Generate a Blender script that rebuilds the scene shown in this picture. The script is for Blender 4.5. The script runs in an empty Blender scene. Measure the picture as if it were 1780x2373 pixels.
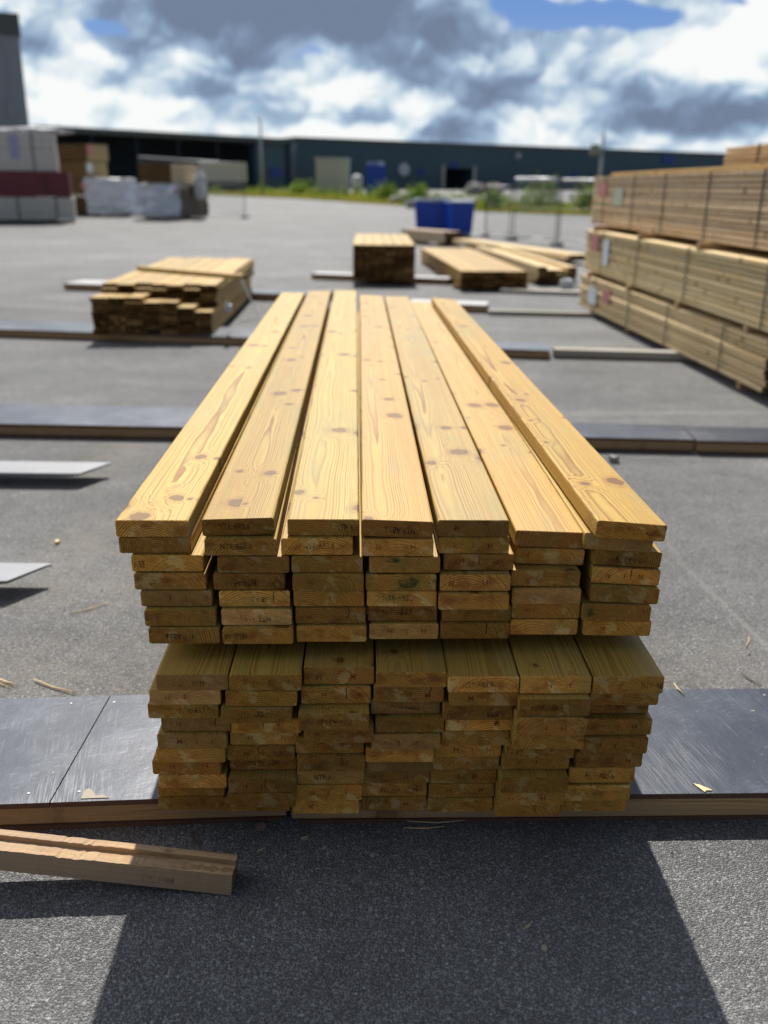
import bpy, bmesh, math, random
from mathutils import Vector, Matrix, Euler
random.seed(7)
sc = bpy.context.scene
COL = sc.collection
PI = math.pi
R = math.radians

# ------------------------------------------------------------------ camera and the picture-to-place helpers
CAM_H = 1.77
TILT = math.atan(752 / 2080)
ROLL = 0.012
FPX = 2080 * 1659 / 1780
Fw = Vector((0, math.cos(TILT), -math.sin(TILT)))
U0 = Vector((0, math.sin(TILT), math.cos(TILT)))
X0 = Vector((1, 0, 0))
RT = X0 * math.cos(ROLL) + U0 * math.sin(ROLL)
UP = U0 * math.cos(ROLL) - X0 * math.sin(ROLL)

def ray(px, py):
    return Fw + RT * ((px - 829.5) / FPX) - UP * ((py - 1106) / FPX)
SL0, SLS = 35., .012                         # the yard rises gently beyond 35 m
def gz(y): return max(0., y - SL0) * SLS
def at(px, py, h=0.0):                      # where a sight line meets the level h (or the rising far ground)
    d = ray(px, py); k = (h - CAM_H) / d.z
    if k * d.y > SL0 or k < 0:
        k = (h - SLS * SL0 - CAM_H) / (d.z - SLS * d.y)
        return Vector((k * d.x, k * d.y, h + gz(k * d.y)))
    return Vector((k * d.x, k * d.y, h))
def atd(px, py, y):                         # where a sight line is y metres ahead
    d = ray(px, py); k = y / d.y
    return Vector((k * d.x, y, CAM_H + k * d.z))

cam = bpy.data.cameras.new('camera')
camo = bpy.data.objects.new('camera', cam)
COL.objects.link(camo)
M = Matrix((RT, UP, -Fw)).transposed().to_4x4()
M.translation = Vector((0, 0, CAM_H))
camo.matrix_world = M
cam.sensor_fit = 'VERTICAL'
cam.sensor_height = 36
cam.sensor_width = 27
cam.lens = 36 * 2080 / 2373
cam.clip_end = 6000
cam.clip_start = 0.02
cam.dof.use_dof = True
cam.dof.focus_distance = 2.5
cam.dof.aperture_fstop = 1.7
sc.camera = camo

# ------------------------------------------------------------------ node helper
class NT:
    def __init__(s, tree): s.t = tree; s.N = tree.nodes; s.L = tree.links
    def node(s, typ, **kw):
        n = s.N.new(typ)
        for k, v in kw.items(): setattr(n, k, v)
        return n
    def put(s, sock, v):
        if v is None: return
        if hasattr(v, 'is_output') or isinstance(v, bpy.types.NodeSocket): s.L.new(v, sock)
        else:
            if isinstance(v, (tuple, list)) and sock.type == 'RGBA' and len(v) == 3: v = (*v, 1)
            sock.default_value = v
    def m(s, op, a, b=None, c=None, clamp=False):
        n = s.node('ShaderNodeMath', operation=op, use_clamp=clamp)
        for i, v in enumerate((a, b, c)): s.put(n.inputs[i], v)
        return n.outputs[0]
    def v(s, op, a, b=None, sc=None):
        n = s.node('ShaderNodeVectorMath', operation=op)
        s.put(n.inputs[0], a); s.put(n.inputs[1], b)
        if sc is not None: s.put(n.inputs['Scale'], sc)
        return n.outputs['Value'] if op in ('LENGTH', 'DOT_PRODUCT', 'DISTANCE') else n.outputs[0]
    def xyz(s, x, y, z):
        n = s.node('ShaderNodeCombineXYZ')
        for i, q in enumerate((x, y, z)): s.put(n.inputs[i], q)
        return n.outputs[0]
    def sep(s, v):
        n = s.node('ShaderNodeSeparateXYZ'); s.put(n.inputs[0], v); return n.outputs
    def mix(s, f, a, b, blend='MIX'):
        n = s.node('ShaderNodeMix', data_type='RGBA', blend_type=blend)
        s.put(n.inputs[0], f); s.put(n.inputs[6], a); s.put(n.inputs[7], b)
        return n.outputs[2]
    def noise(s, vec, scale, detail=2, rough=.5, dist=0, out=0):
        n = s.node('ShaderNodeTexNoise')
        s.put(n.inputs['Vector'], vec); s.put(n.inputs['Scale'], scale); s.put(n.inputs['Detail'], detail)
        s.put(n.inputs['Roughness'], rough); s.put(n.inputs['Distortion'], dist)
        return n.outputs[out]
    def vor(s, vec, scale, feature='F1', dims='3D', rnd=1.0):
        n = s.node('ShaderNodeTexVoronoi', feature=feature, voronoi_dimensions=dims)
        s.put(n.inputs['Vector'], vec); s.put(n.inputs['Scale'], scale)
        s.put(n.inputs['Randomness'], rnd)
        return n
    def step(s, x, a, b, y0=0., y1=1.):
        n = s.node('ShaderNodeMapRange', interpolation_type='SMOOTHSTEP')
        s.put(n.inputs[0], x)
        for i, q in enumerate((a, b, y0, y1)): s.put(n.inputs[i + 1], q)
        return n.outputs[0]
    def ramp(s, f, stops, interp='LINEAR'):
        n = s.node('ShaderNodeValToRGB'); n.color_ramp.interpolation = interp
        e = n.color_ramp.elements
        while len(e) < len(stops): e.new(.5)
        for el, (p, c) in zip(e, stops):
            el.position = p
            el.color = (c, c, c, 1) if isinstance(c, (int, float)) else (*c, 1)
        s.put(n.inputs[0], f)
        return n.outputs[0]
    def bump(s, h, strength, dist):
        n = s.node('ShaderNodeBump'); s.put(n.inputs['Strength'], strength); s.put(n.inputs['Distance'], dist)
        s.put(n.inputs['Height'], h); return n.outputs[0]

def new_mat(name):
    m = bpy.data.materials.new(name); m.use_nodes = True
    t = NT(m.node_tree); b = m.node_tree.nodes['Principled BSDF']
    return m, t, b
def setb(t, b, **kw):
    for k, v in kw.items(): t.put(b.inputs[k.replace('_', ' ')], v)

def simple(name, col, rough=.6, metal=0., var=.15, scale=6., bump=0., spec=.5):
    m, t, b = new_mat(name)
    p = t.node('ShaderNodeNewGeometry').outputs['Position']
    n = t.noise(p, scale, 5, .6)
    n2 = t.noise(p, scale * 9, 3, .6)
    f = t.m('ADD', t.m('MULTIPLY', n, .7), t.m('MULTIPLY', n2, .3))
    k = t.m('MULTIPLY_ADD', f, 2 * var, 1 - var)
    c = t.v('SCALE', col, sc=k)
    setb(t, b, Base_Color=c, Roughness=t.m('MULTIPLY_ADD', n2, .2, rough - .1), Metallic=metal, Specular_IOR_Level=spec)
    if bump: setb(t, b, Normal=t.bump(f, .6, bump))
    return m

# ------------------------------------------------------------------ wood
def make_wood(name, light, dark, end=False, knots=True, spacing=.0048, rough=.55, contrast=1., blotch=(.42, .43, .2), blotch_amt=.5, knot_col=(.2, .09, .035), grey=None, spec=.3):
    m, t, b = new_mat(name)
    oi = t.node('ShaderNodeObjectInfo')
    rnd = oi.outputs['Random']
    p = t.node('ShaderNodeTexCoord').outputs['Object']
    x, y, z = t.sep(p)
    def rr(k): return t.m('FRACT', t.m('MULTIPLY', t.m('ADD', rnd, .137), k))
    r1, r2, r3, r4 = rr(91.7), rr(217.3), rr(533.9), rr(1207.1)
    sy = t.m('ADD', y, t.m('MULTIPLY', rnd, 317.))
    # wandering pith line
    w1 = t.noise(t.xyz(0, t.m('MULTIPLY', sy, .9), 3.1), 1., 2)
    w2 = t.noise(t.xyz(7.7, t.m('MULTIPLY', sy, .55), 0), 1., 1.5)
    px = t.m('ADD', t.m('MULTIPLY', t.m('SUBTRACT', r1, .5), .10), t.m('MULTIPLY', t.m('SUBTRACT', w1, .5), .05))
    pz = t.m('SUBTRACT', t.m('MULTIPLY', t.m('SUBTRACT', w2, .5), .030), t.m('MULTIPLY_ADD', r2, .055, -.002))
    pz = t.m('ADD', pz, t.m('MULTIPLY', t.m('SUBTRACT', y, 2.), t.m('MULTIPLY_ADD', r3, .018, -.009)))
    dx = t.m('SUBTRACT', x, px); dz = t.m('SUBTRACT', z, pz)
    rad = t.m('SQRT', t.m('ADD', t.m('MULTIPLY', dx, dx), t.m('MULTIPLY', dz, dz)))
    pw = t.xyz(x, t.m('MULTIPLY', sy, .16), z)
    rad = t.m('ADD', rad, t.m('MULTIPLY', t.m('SUBTRACT', t.noise(pw, 14., 3, .5), .5), .0075))
    kmask = kd = None
    if knots:
        sx_, sy_ = 13., 2.6
        kv = t.xyz(t.m('MULTIPLY', t.m('ADD', x, t.m('MULTIPLY', r3, 9.)), sx_), t.m('MULTIPLY', sy, sy_), 0)
        vn = t.vor(kv, 1., 'F1', '2D', .85)
        kp = vn.outputs['Position']
        kx, ky, _ = t.sep(t.v('SUBTRACT', kv, kp))
        wob = t.m('MULTIPLY_ADD', t.noise(t.xyz(x, sy, z), 38., 3), 1.1, .45)
        ex = t.m('DIVIDE', kx, sx_); ey = t.m('DIVIDE', ky, sy_ * 1.25)
        kd = t.m('MULTIPLY', t.m('SQRT', t.m('ADD', t.m('MULTIPLY', ex, ex), t.m('MULTIPLY', ey, ey))), wob)
        cr, cg, cb = t.sep(vn.outputs['Color'])
        kyr = t.sep(kp)[1]
        on = t.m('MULTIPLY', t.m('GREATER_THAN', cg, .28), t.m('GREATER_THAN', t.noise(t.xyz(1.3, t.m('MULTIPLY', kyr, .8), 0), 1., 0), .46))
        kr = t.m('MULTIPLY', t.m('MULTIPLY_ADD', t.m('MULTIPLY', cr, cr), .024, .007), on)
        q = t.m('DIVIDE', kd, t.m('MAXIMUM', kr, .0005))
        e1 = t.m('EXPONENT', t.m('MULTIPLY', t.m('MULTIPLY', q, q), -.13))
        rad = t.m('ADD', rad, t.m('MULTIPLY', t.m('MULTIPLY', e1, kr), 1.5))
        kmask = t.m('MULTIPLY', t.step(q, 1.15, .75), on)
        halo = t.m('MULTIPLY', t.step(q, 2.3, .9), on)
    ringv = t.m('DIVIDE', rad, t.m('MULTIPLY_ADD', r4, spacing * .6, spacing * .75))
    saw = t.m('FRACT', ringv)
    ringid = t.m('FLOOR', ringv)
    late = t.ramp(saw, [(0., .0), (.38, .05), (.80, .8), (.9, 1.), (1., .0)])
    wn = t.node('ShaderNodeTexWhiteNoise', noise_dimensions='1D'); t.put(wn.inputs['W'], ringid)
    amp = t.m('MULTIPLY_ADD', wn.outputs[0], .7, .45)
    late = t.m('MULTIPLY', late, t.m('MULTIPLY', amp, contrast))
    fib = t.noise(t.xyz(t.m('MULTIPLY', x, 260.), t.m('MULTIPLY', sy, 5.), t.m('MULTIPLY', z, 260.)), 1., 3, .65)
    blo = t.noise(t.xyz(t.m('MULTIPLY', x, 7.), t.m('MULTIPLY', sy, 1.3), t.m('MULTIPLY', z, 7.)), 1., 4, .65)
    blo2 = t.noise(t.xyz(t.m('MULTIPLY', x, 9.), t.m('MULTIPLY', sy, .8), 4.), 1., 2, .5)
    c = t.mix(late, light, dark)
    c = t.mix(t.m('MULTIPLY', t.step(blo, .47, .68), blotch_amt), c, blotch)
    grn = t.noise(t.xyz(t.m('MULTIPLY', x, 11.), t.m('MULTIPLY', sy, 2.4), 8.), 1., 4, .7)
    c = t.mix(t.m('MULTIPLY', t.step(grn, .56, .70), .45 if knots and not grey else 0.), c, t.v('MULTIPLY', light, (.80, .98, 1.25)))
    c = t.mix(t.m('MULTIPLY', t.step(blo2, .48, .72), .42), c, t.v('MULTIPLY', light, (.80, .64, .42)))
    strk = t.noise(t.xyz(t.m('MULTIPLY', x, 95.), t.m('MULTIPLY', sy, .55), t.m('MULTIPLY', z, 95.)), 1., 3, .7)
    k = t.m('MULTIPLY', t.m('MULTIPLY_ADD', fib, .42, .79), t.m('MULTIPLY_ADD', strk, .5, .75))
    hgt = t.m('MULTIPLY_ADD', late, .5, t.m('MULTIPLY', fib, .5))
    if knots:
        c = t.mix(t.m('MULTIPLY', halo, .5), c, dark)
        kr2 = t.m('SINE', t.m('MULTIPLY', kd, 2600.))
        kc = t.mix(t.m('MULTIPLY_ADD', kr2, .25, .35), knot_col, t.v('SCALE', dark, sc=.85))
        edge = t.m('MULTIPLY', t.step(q, .66, .92), .85)
        kc = t.mix(edge, kc, t.v('SCALE', knot_col, sc=.45))
        c = t.mix(t.m('MULTIPLY', kmask, .85), c, kc)
    if end:
        # saw marks, drying checks, rot spots
        sawm = t.noise(t.xyz(t.m('MULTIPLY', x, 12.), t.m('MULTIPLY', rnd, 50.), t.m('MULTIPLY_ADD', x, 120., t.m('MULTIPLY', z, 500.))), 1., 2, .5)
        k = t.m('MULTIPLY', k, t.m('MULTIPLY_ADD', sawm, .85, .6))
        red = t.noise(t.xyz(t.m('ADD', t.m('MULTIPLY', x, 16.), t.m('MULTIPLY', rnd, 90.)), 2., t.m('MULTIPLY', z, 22.)), 1., 3, .6)
        c = t.mix(t.m('MULTIPLY', t.step(red, .50, .68), .62), c, (.21, .058, .014))
        pal = t.noise(t.xyz(t.m('ADD', t.m('MULTIPLY', x, 15.), t.m('MULTIPLY', r1, 70.)), 9., t.m('MULTIPLY_ADD', z, 18., t.m('MULTIPLY', x, 7.))), 1., 4, .6)
        c = t.mix(t.m('MULTIPLY', t.step(pal, .55, .61), .6), c, (.56, .40, .17))
        k = t.m('MULTIPLY', k, t.m('MULTIPLY_ADD', t.m('MULTIPLY', r2, r2), .85, .62))
        c = t.mix(t.m('MULTIPLY', t.m('GREATER_THAN', r1, .86), .3), c, (.46, .30, .14))
        cx_ = t.m('MULTIPLY', t.m('SUBTRACT', r3, .5), .12)
        cz = t.noise(t.xyz(t.m('MULTIPLY', rnd, 40.), 0, t.m('MULTIPLY', z, 60.)), 1., 3)
        cd = t.m('ABSOLUTE', t.m('ADD', t.m('SUBTRACT', x, cx_), t.m('MULTIPLY', t.m('SUBTRACT', cz, .5), .012)))
        chk = t.m('MULTIPLY', t.step(cd, .0016, .0006), t.m('GREATER_THAN', r4, .84))
        chk = t.m('MULTIPLY', chk, t.step(z, .012, .02))
        c = t.mix(chk, c, (.01, .006, .003))
        hgt = t.m('SUBTRACT', t.m('ADD', hgt, t.m('MULTIPLY', sawm, .6)), t.m('MULTIPLY', chk, 3.))
    if grey:
        g = t.noise(t.xyz(t.m('MULTIPLY', x, 9.), t.m('MULTIPLY', sy, 2.), t.m('MULTIPLY', z, 9.)), 1., 5, .65)
        c = t.mix(t.step(g, .3, .65), c, grey)
    c = t.v('SCALE', c, sc=k)
    c = t.mix(1., c, oi.outputs['Color'], 'MULTIPLY')
    setb(t, b, Base_Color=c, Roughness=t.m('MULTIPLY_ADD', late, -.12, rough), Specular_IOR_Level=spec,
         Normal=t.bump(hgt, .35, .0012 if end else .0006))
    return m

PINE = make_wood('pine', (.470, .312, .070), (.260, .118, .017), spacing=.0044, knot_col=(.10, .042, .014), contrast=1.05, blotch=(.29, .24, .085), blotch_amt=.62)
PINE_END = make_wood('pine_end', (.56, .278, .060), (.17, .066, .009), end=True, knots=False, spacing=.0052, rough=.75, blotch=(.21, .16, .04), blotch_amt=.6, spec=.15, contrast=1.1)
OLD = make_wood('weathered_pine', (.52, .335, .165), (.32, .18, .075), spacing=.004, rough=.75, blotch=(.34, .22, .12), grey=(.40, .27, .155), spec=.15)
GREYW = make_wood('grey_wood', (.42, .38, .32), (.25, .21, .17), spacing=.004, rough=.8, blotch=(.3, .29, .26), grey=(.42, .4, .37), spec=.15)
BROWN = make_wood('brown_treated_pine', (.66, .52, .34), (.45, .34, .21), spacing=.006, rough=.7, blotch=(.5, .34, .21), spec=.15)
GREENW = make_wood('green_treated_pine', (.76, .58, .35), (.52, .375, .20), spacing=.006, rough=.7, blotch=(.60, .47, .28), spec=.15)
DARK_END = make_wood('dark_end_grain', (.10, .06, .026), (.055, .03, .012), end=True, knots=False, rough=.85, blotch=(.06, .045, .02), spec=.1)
FRESH = make_wood('fresh_splinter', (.75, .58, .33), (.55, .38, .18), knots=False, spacing=.003)

# ------------------------------------------------------------------ other materials
def make_asphalt():
    m, t, b = new_mat('asphalt')
    p = t.node('ShaderNodeNewGeometry').outputs['Position']
    x, y, z = t.sep(p)
    p = t.xyz(x, y, 0)
    v1 = t.vor(p, 190., 'F1', '2D'); v2 = t.vor(p, 380., 'F1', '2D')
    c1 = t.sep(v1.outputs['Color'])[0]; c2 = t.sep(v2.outputs['Color'])[1]
    d1 = v1.outputs['Distance']; d2 = v2.outputs['Distance']
    stone = t.step(d1, .62, .3)
    val = t.m('MULTIPLY_ADD', t.m('POWER', c1, 2.4), .33, .140)
    fine = t.m('MULTIPLY_ADD', t.m('POWER', c2, 2.5), .30, .125)
    g = t.m('ADD', t.m('MULTIPLY', val, stone), t.m('MULTIPLY', fine, t.m('SUBTRACT', 1., stone)))
    # a few pale stones
    v3 = t.vor(p, 42., 'F1', '2D'); c3 = t.sep(v3.outputs['Color'])
    pale = t.m('MULTIPLY', t.step(v3.outputs['Distance'], .2, .14), t.m('GREATER_THAN', c3[0], .62))
    g = t.m('ADD', g, t.m('MULTIPLY', pale, .2))
    big = t.noise(p, .8, 5, .62); mid = t.noise(p, 7., 4, .6)
    g = t.m('MULTIPLY', g, t.m('MULTIPLY_ADD', big, 1.0, .48))
    g = t.m('MULTIPLY', g, t.m('MULTIPLY_ADD', mid, .5, .75))
    # long streaks left by tyres and dragging
    st = t.noise(t.xyz(t.m('ADD', t.m('MULTIPLY', x, .25), t.m('MULTIPLY', y, .02)), t.m('MULTIPLY', y, 1.1), 0), 1.6, 4, .55)
    g = t.m('MULTIPLY', g, t.m('MULTIPLY_ADD', st, .62, .69))
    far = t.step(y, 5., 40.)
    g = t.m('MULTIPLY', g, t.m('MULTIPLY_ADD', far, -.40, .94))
    worn = t.step(t.noise(t.xyz(t.m('MULTIPLY', x, .5), y, 5.), .35, 5, .65), .5, .66)
    g = t.m('MULTIPLY', g, t.m('MULTIPLY_ADD', worn, .22, .95))
    spot = t.step(t.noise(p, .55, 5, .7), .60, .70)
    g = t.m('MULTIPLY', g, t.m('MULTIPLY_ADD', spot, -.22, 1.))
    tint = t.mix(t.noise(p, 60., 1), (1.01, .985, .95), (.97, .99, 1.03))
    col = t.v('SCALE', tint, sc=g)
    # dust patch, chalky trails
    def gauss(cx, cy, rx, ry):
        d = t.v('LENGTH', t.v('MULTIPLY', t.v('SUBTRACT', p, (cx, cy, 0)), (1 / rx, 1 / ry, 0)))
        return t.m('EXPONENT', t.m('MULTIPLY', t.m('MULTIPLY', d, d), -1.))
    def trail(a, c, w):
        dv = Vector((c.x - a.x, c.y - a.y, 0)); L = dv.length; dv /= L
        q = t.v('SUBTRACT', p, (a.x, a.y, 0))
        along = t.v('DOT_PRODUCT', q, tuple(dv)); off = t.m('ABSOLUTE', t.v('DOT_PRODUCT', q, (-dv.y, dv.x, 0)))
        off = t.m('ADD', off, t.m('MULTIPLY', t.m('SUBTRACT', t.noise(p, 5., 3), .5), w * 2))
        k = t.step(off, w, w * .2)
        return t.m('MULTIPLY', k, t.m('MULTIPLY', t.step(along, -.1, .15), t.step(along, L + .1, L - .15)))
    pa = at(185, 1170); pb = at(250, 990); pc = at(150, 1270)
    dust = t.m('MAXIMUM', gauss(pa.x, pa.y, .20, .42), t.m('MULTIPLY', gauss(pb.x, pb.y, .22, .6), .8))
    dust = t.m('MAXIMUM', dust, t.m('MULTIPLY', gauss(pc.x, pc.y, .7, .3), .7))
    pg = at(330, 1460); dust = t.m('MAXIMUM', dust, t.m('MULTIPLY', gauss(pg.x - .5, pg.y, 1.2, .35), .6))
    ph = at(1500, 1450); dust = t.m('MAXIMUM', dust, t.m('MULTIPLY', gauss(ph.x, ph.y, .8, .3), .5))
    dust = t.m('MULTIPLY', dust, t.step(t.noise(p, 9., 5, .65), .3, .62))
    tr = t.m('MAXIMUM', trail(at(1455, 1200), at(1700, 1440), .022), t.m('MULTIPLY', trail(at(1330, 1015), at(1500, 1250), .03), .6))
    tr = t.m('MAXIMUM', tr, t.m('MULTIPLY', trail(at(1215, 895), at(1640, 890), .10), .8))
    tr = t.m('MULTIPLY', tr, t.step(t.noise(p, 40., 3), .3, .6))
    col = t.mix(t.m('MULTIPLY', dust, .55), col, (.33, .29, .235))
    col = t.mix(t.m('MULTIPLY', tr, .5), col, (.42, .40, .37))
    h = t.m('ADD', t.m('MULTIPLY', t.m('SUBTRACT', 1., d1), .8), t.m('MULTIPLY', t.m('SUBTRACT', 1., d2), .4))
    h = t.m('ADD', h, t.m('MULTIPLY', c1, .7))
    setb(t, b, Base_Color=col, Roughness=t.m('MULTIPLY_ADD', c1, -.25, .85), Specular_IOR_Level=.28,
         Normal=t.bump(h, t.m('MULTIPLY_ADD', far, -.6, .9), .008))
    return m
ASPHALT = make_asphalt()

def make_ply(name, base, rough, scuff):
    m, t, b = new_mat(name)
    p = t.node('ShaderNodeNewGeometry').outputs['Position']
    x, y, z = t.sep(p)
    n = t.noise(p, 5., 6, .65)
    sc1 = t.noise(t.xyz(t.m('ADD', t.m('MULTIPLY', x, 18.), t.m('MULTIPLY', y, 5.)), t.m('MULTIPLY', t.m('SUBTRACT', y, t.m('MULTIPLY', x, .5)), 120.), 0), 1., 3, .6)
    sc2 = t.noise(t.xyz(t.m('ADD', t.m('MULTIPLY', x, 170.), t.m('MULTIPLY', y, 40.)), t.m('MULTIPLY', y, 6.), 2.), 1., 2, .6)
    s = t.m('MAXIMUM', t.m('MULTIPLY', t.step(sc1, .56, .75), t.step(n, .4, .6)), t.m('MULTIPLY', t.step(sc2, .6, .8), .7))
    big = t.noise(p, 1.7, 4, .6)
    s = t.m('MAXIMUM', s, t.m('MULTIPLY', t.step(big, .5, .72), t.step(sc2, .42, .7)))
    chips = t.step(t.noise(p, 26., 4, .7), .735, .76)
    c = t.mix(t.m('MULTIPLY', s, scuff), base, (.42, .43, .45))
    c = t.mix(t.m('MULTIPLY', t.step(n, .45, .8), .5), c, tuple(q * 1.9 + .02 for q in base))
    c = t.mix(t.m('MULTIPLY', chips, .75), c, (.55, .45, .3))
    setb(t, b, Base_Color=c, Roughness=t.m('ADD', t.m('MULTIPLY_ADD', s, .25, rough), t.m('MULTIPLY', n, .10)), Specular_IOR_Level=.42,
         Normal=t.bump(t.m('ADD', t.m('MULTIPLY', n, 2.5), t.m('ADD', t.m('MULTIPLY', big, 3.), t.m('MULTIPLY', s, .15))), .22, .005))
    return m
PLY_L = make_ply('worn_film_plywood', (.085, .094, .118), .29, .40)
PLY_R = make_ply('dark_film_plywood', (.032, .041, .062), .31, .2)
PLY_EDGE = simple('plywood_edge', (.11, .055, .035), .8, var=.5, scale=40)
INK = None
def make_ink(name, col, thr):
    m, t, b = new_mat(name)
    p = t.node('ShaderNodeNewGeometry').outputs['Position']
    n = t.noise(p, 620., 3, .7); n2 = t.noise(p, 38., 2)
    a = t.m('MULTIPLY', t.step(t.m('ADD', n, t.m('MULTIPLY', t.m('SUBTRACT', n2, .5), .9)), thr, thr + .12), .62)
    setb(t, b, Base_Color=col, Roughness=.8, Alpha=a, Specular_IOR_Level=.1)
    return m
INK = make_ink('black_ink', (.014, .010, .007), .43)
RED = make_ink('red_ink', (.26, .030, .012), .42)
BRN = make_ink('brown_ink', (.09, .03, .018), .30)
STEEL = simple('worn_fork_steel', (.21, .215, .23), .6, .5, .3, 5, .001)
GALV = simple('galvanised_steel', (.42, .43, .44), .5, .7, .12, 3)
DKMETAL = simple('dark_painted_steel', (.06, .065, .07), .5, .3)
RUBBER = simple('black_rubber', (.02, .02, .02), .8)
CONCRETE = simple('concrete', (.32, .31, .29), .9)
WRAPG = simple('grey_plastic_wrap', (.62, .68, .76), .35, 0, .2, 2.2, .03)
WRAPW = simple('white_plastic_wrap', (.66, .66, .66), .35, 0, .12, 2.2, .03)
CREAM = simple('pale_timber_pack', (.66, .62, .55), .7, 0, .12, 3)
MAROON = simple('maroon_pack_wrap', (.16, .024, .036), .5, 0, .2, 3)
BLUEP = simple('blue_plastic', (.004, .065, .46), .4, 0, .12, 2)
BLUEL = simple('pale_blue_lid', (.24, .29, .42), .4, 0, .1, 2)
PINK = simple('pink_paper_tag', (.50, .19, .19), .7)
WHITE = simple('white_paper_tag', (.62, .66, .68), .6)
CLAD = simple('dark_blue_cladding', (.062, .118, .150), .55, 0, .15, .12)
SHADEDK = simple('dark_shed_shade', (.018, .029, .048), .8, 0, .3, .2)  # near-black colour paints in the deep shade under the shed roof and doorway
GREYCLAD = simple('grey_cladding', (.30, .32, .35), .6, 0, .08, .1)
ROOF = simple('grey_roof_edge', (.10, .105, .105), .6)
CABIN = simple('beige_cabin_panel', (.55, .55, .48), .6, 0, .08, .3)
BLUESIGN = simple('blue_sign_panel', (.02, .06, .30), .5)
WHITESIGN = simple('white_sign_panel', (.6, .63, .66), .5)
STRAPM = simple('grey_webbing', (.30, .31, .32), .7)
STRAPG = simple('green_strap', (.035, .06, .045), .5)
STRAPK = simple('black_strap', (.02, .022, .025), .5)
YELLOW = simple('yellow_post_paint', (.5, .33, .02), .6)
STONE_R = simple('reddish_stone', (.2, .12, .11), .85, 0, .3, 60)
STONE_G = simple('grey_stone', (.36, .35, .33), .85, 0, .3, 60)
FLAKE = simple('pale_flake', (.36, .32, .25), .8, 0, .3, 60)
BARK = simple('brown_twig', (.1, .055, .03), .85)
SCREW = simple('screw_steel', (.30, .30, .31), .5, .6)
def make_leaf(name, a, c2):
    m, t, b = new_mat(name)
    p = t.node('ShaderNodeNewGeometry').outputs['Position']
    f = t.noise(p, .9, 4, .7)
    c = t.mix(t.step(f, .35, .65), a, c2)
    setb(t, b, Base_Color=c, Roughness=.9, Specular_IOR_Level=0.)
    tr = t.node('ShaderNodeBsdfTranslucent'); t.put(tr.inputs[0], t.v('SCALE', c, sc=1.4))
    mx = t.node('ShaderNodeMixShader'); mx.inputs[0].default_value = .45
    t.L.new(b.outputs[0], mx.inputs[1]); t.L.new(tr.outputs[0], mx.inputs[2])
    t.L.new(mx.outputs[0], m.node_tree.nodes['Material Output'].inputs[0])
    return m
GRASS = make_leaf('grass_blades', (.17, .20, .03), (.28, .24, .05))
LEAF = make_leaf('weed_leaves', (.11, .19, .03), (.21, .27, .05))

# ------------------------------------------------------------------ mesh helpers
class MB:
    def __init__(s): s.bm = bmesh.new(); s.mats = []
    def mi(s, mat):
        if mat not in s.mats: s.mats.append(mat)
        return s.mats.index(mat)
    def box(s, lo, hi, mat, M=None, bev=0.):
        lo, hi = Vector(lo), Vector(hi)
        r = bmesh.ops.create_cube(s.bm, size=1.)
        vs = r['verts']
        for v in vs: v.co = Vector((lo[i] + (v.co[i] + .5) * (hi[i] - lo[i]) for i in range(3)))
        fs = list({f for v in vs for f in v.link_faces})
        if bev:
            es = list({e for v in vs for e in v.link_edges})
            o = bmesh.ops.bevel(s.bm, geom=es, offset=bev, segments=2, affect='EDGES', profile=.6)
            fs = o['faces'] + [f for f in fs if f.is_valid]
            vs = list({v for f in fs for v in f.verts})
        i = s.mi(mat)
        for f in fs: f.material_index = i
        if M is not None:
            for v in vs: v.co = M @ v.co
        return s
    def tube(s, pts, r, mat, n=8, cap=True):
        i = s.mi(mat); rings = []
        pts = [Vector(p) for p in pts]
        rs = r if isinstance(r, (list, tuple)) else [r] * len(pts)
        for k, p in enumerate(pts):
            d = (pts[min(k + 1, len(pts) - 1)] - pts[max(k - 1, 0)]).normalized()
            a = d.orthogonal().normalized() if abs(d.z) > .95 else d.cross(Vector((0, 0, 1))).normalized()
            bq = d.cross(a)
            rings.append([s.bm.verts.new(p + rs[k] * (a * math.cos(q * 2 * PI / n) + bq * math.sin(q * 2 * PI / n))) for q in range(n)])
        for k in range(len(rings) - 1):
            for q in range(n):
                f = s.bm.faces.new((rings[k][q], rings[k][(q + 1) % n], rings[k + 1][(q + 1) % n], rings[k + 1][q]))
                f.material_index = i; f.smooth = True
        if cap:
            for rg in (rings[0], rings[-1]):
                f = s.bm.faces.new(rg); f.material_index = i
        return s
    def poly(s, pts, mat):
        f = s.bm.faces.new([s.bm.verts.new(Vector(p)) for p in pts]); f.material_index = s.mi(mat); return f
    def prism(s, pts, depth, mat, M=None):       # pts in xz, extruded along +y
        i = s.mi(mat)
        A = [s.bm.verts.new((p[0], 0, p[1])) for p in pts]; B = [s.bm.verts.new((p[0], depth, p[1])) for p in pts]
        n = len(pts); fs = [s.bm.faces.new(A), s.bm.faces.new(B[::-1])]
        for k in range(n): fs.append(s.bm.faces.new((A[k], B[k], B[(k + 1) % n], A[(k + 1) % n])))
        for f in fs: f.material_index = i
        if M is not None:
            for v in A + B: v.co = M @ v.co
        return s
    def build(s, name, parent=None, loc=None, rot=None):
        bmesh.ops.recalc_face_normals(s.bm, faces=s.bm.faces)
        me = bpy.data.meshes.new(name); s.bm.to_mesh(me); s.bm.free()
        for m in s.mats: me.materials.append(m)
        return link(name, me, parent, loc, rot)
def link(name, me, parent=None, loc=None, rot=None):
    o = bpy.data.objects.new(name, me); COL.objects.link(o)
    if parent: o.parent = parent
    if loc is not None: o.location = loc
    if rot is not None: o.rotation_euler = rot
    return o
def empty(name, loc=(0, 0, 0), rz=0.):
    o = link(name, None, None, loc, (0, 0, rz)); o.empty_display_size = .1; return o
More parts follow.
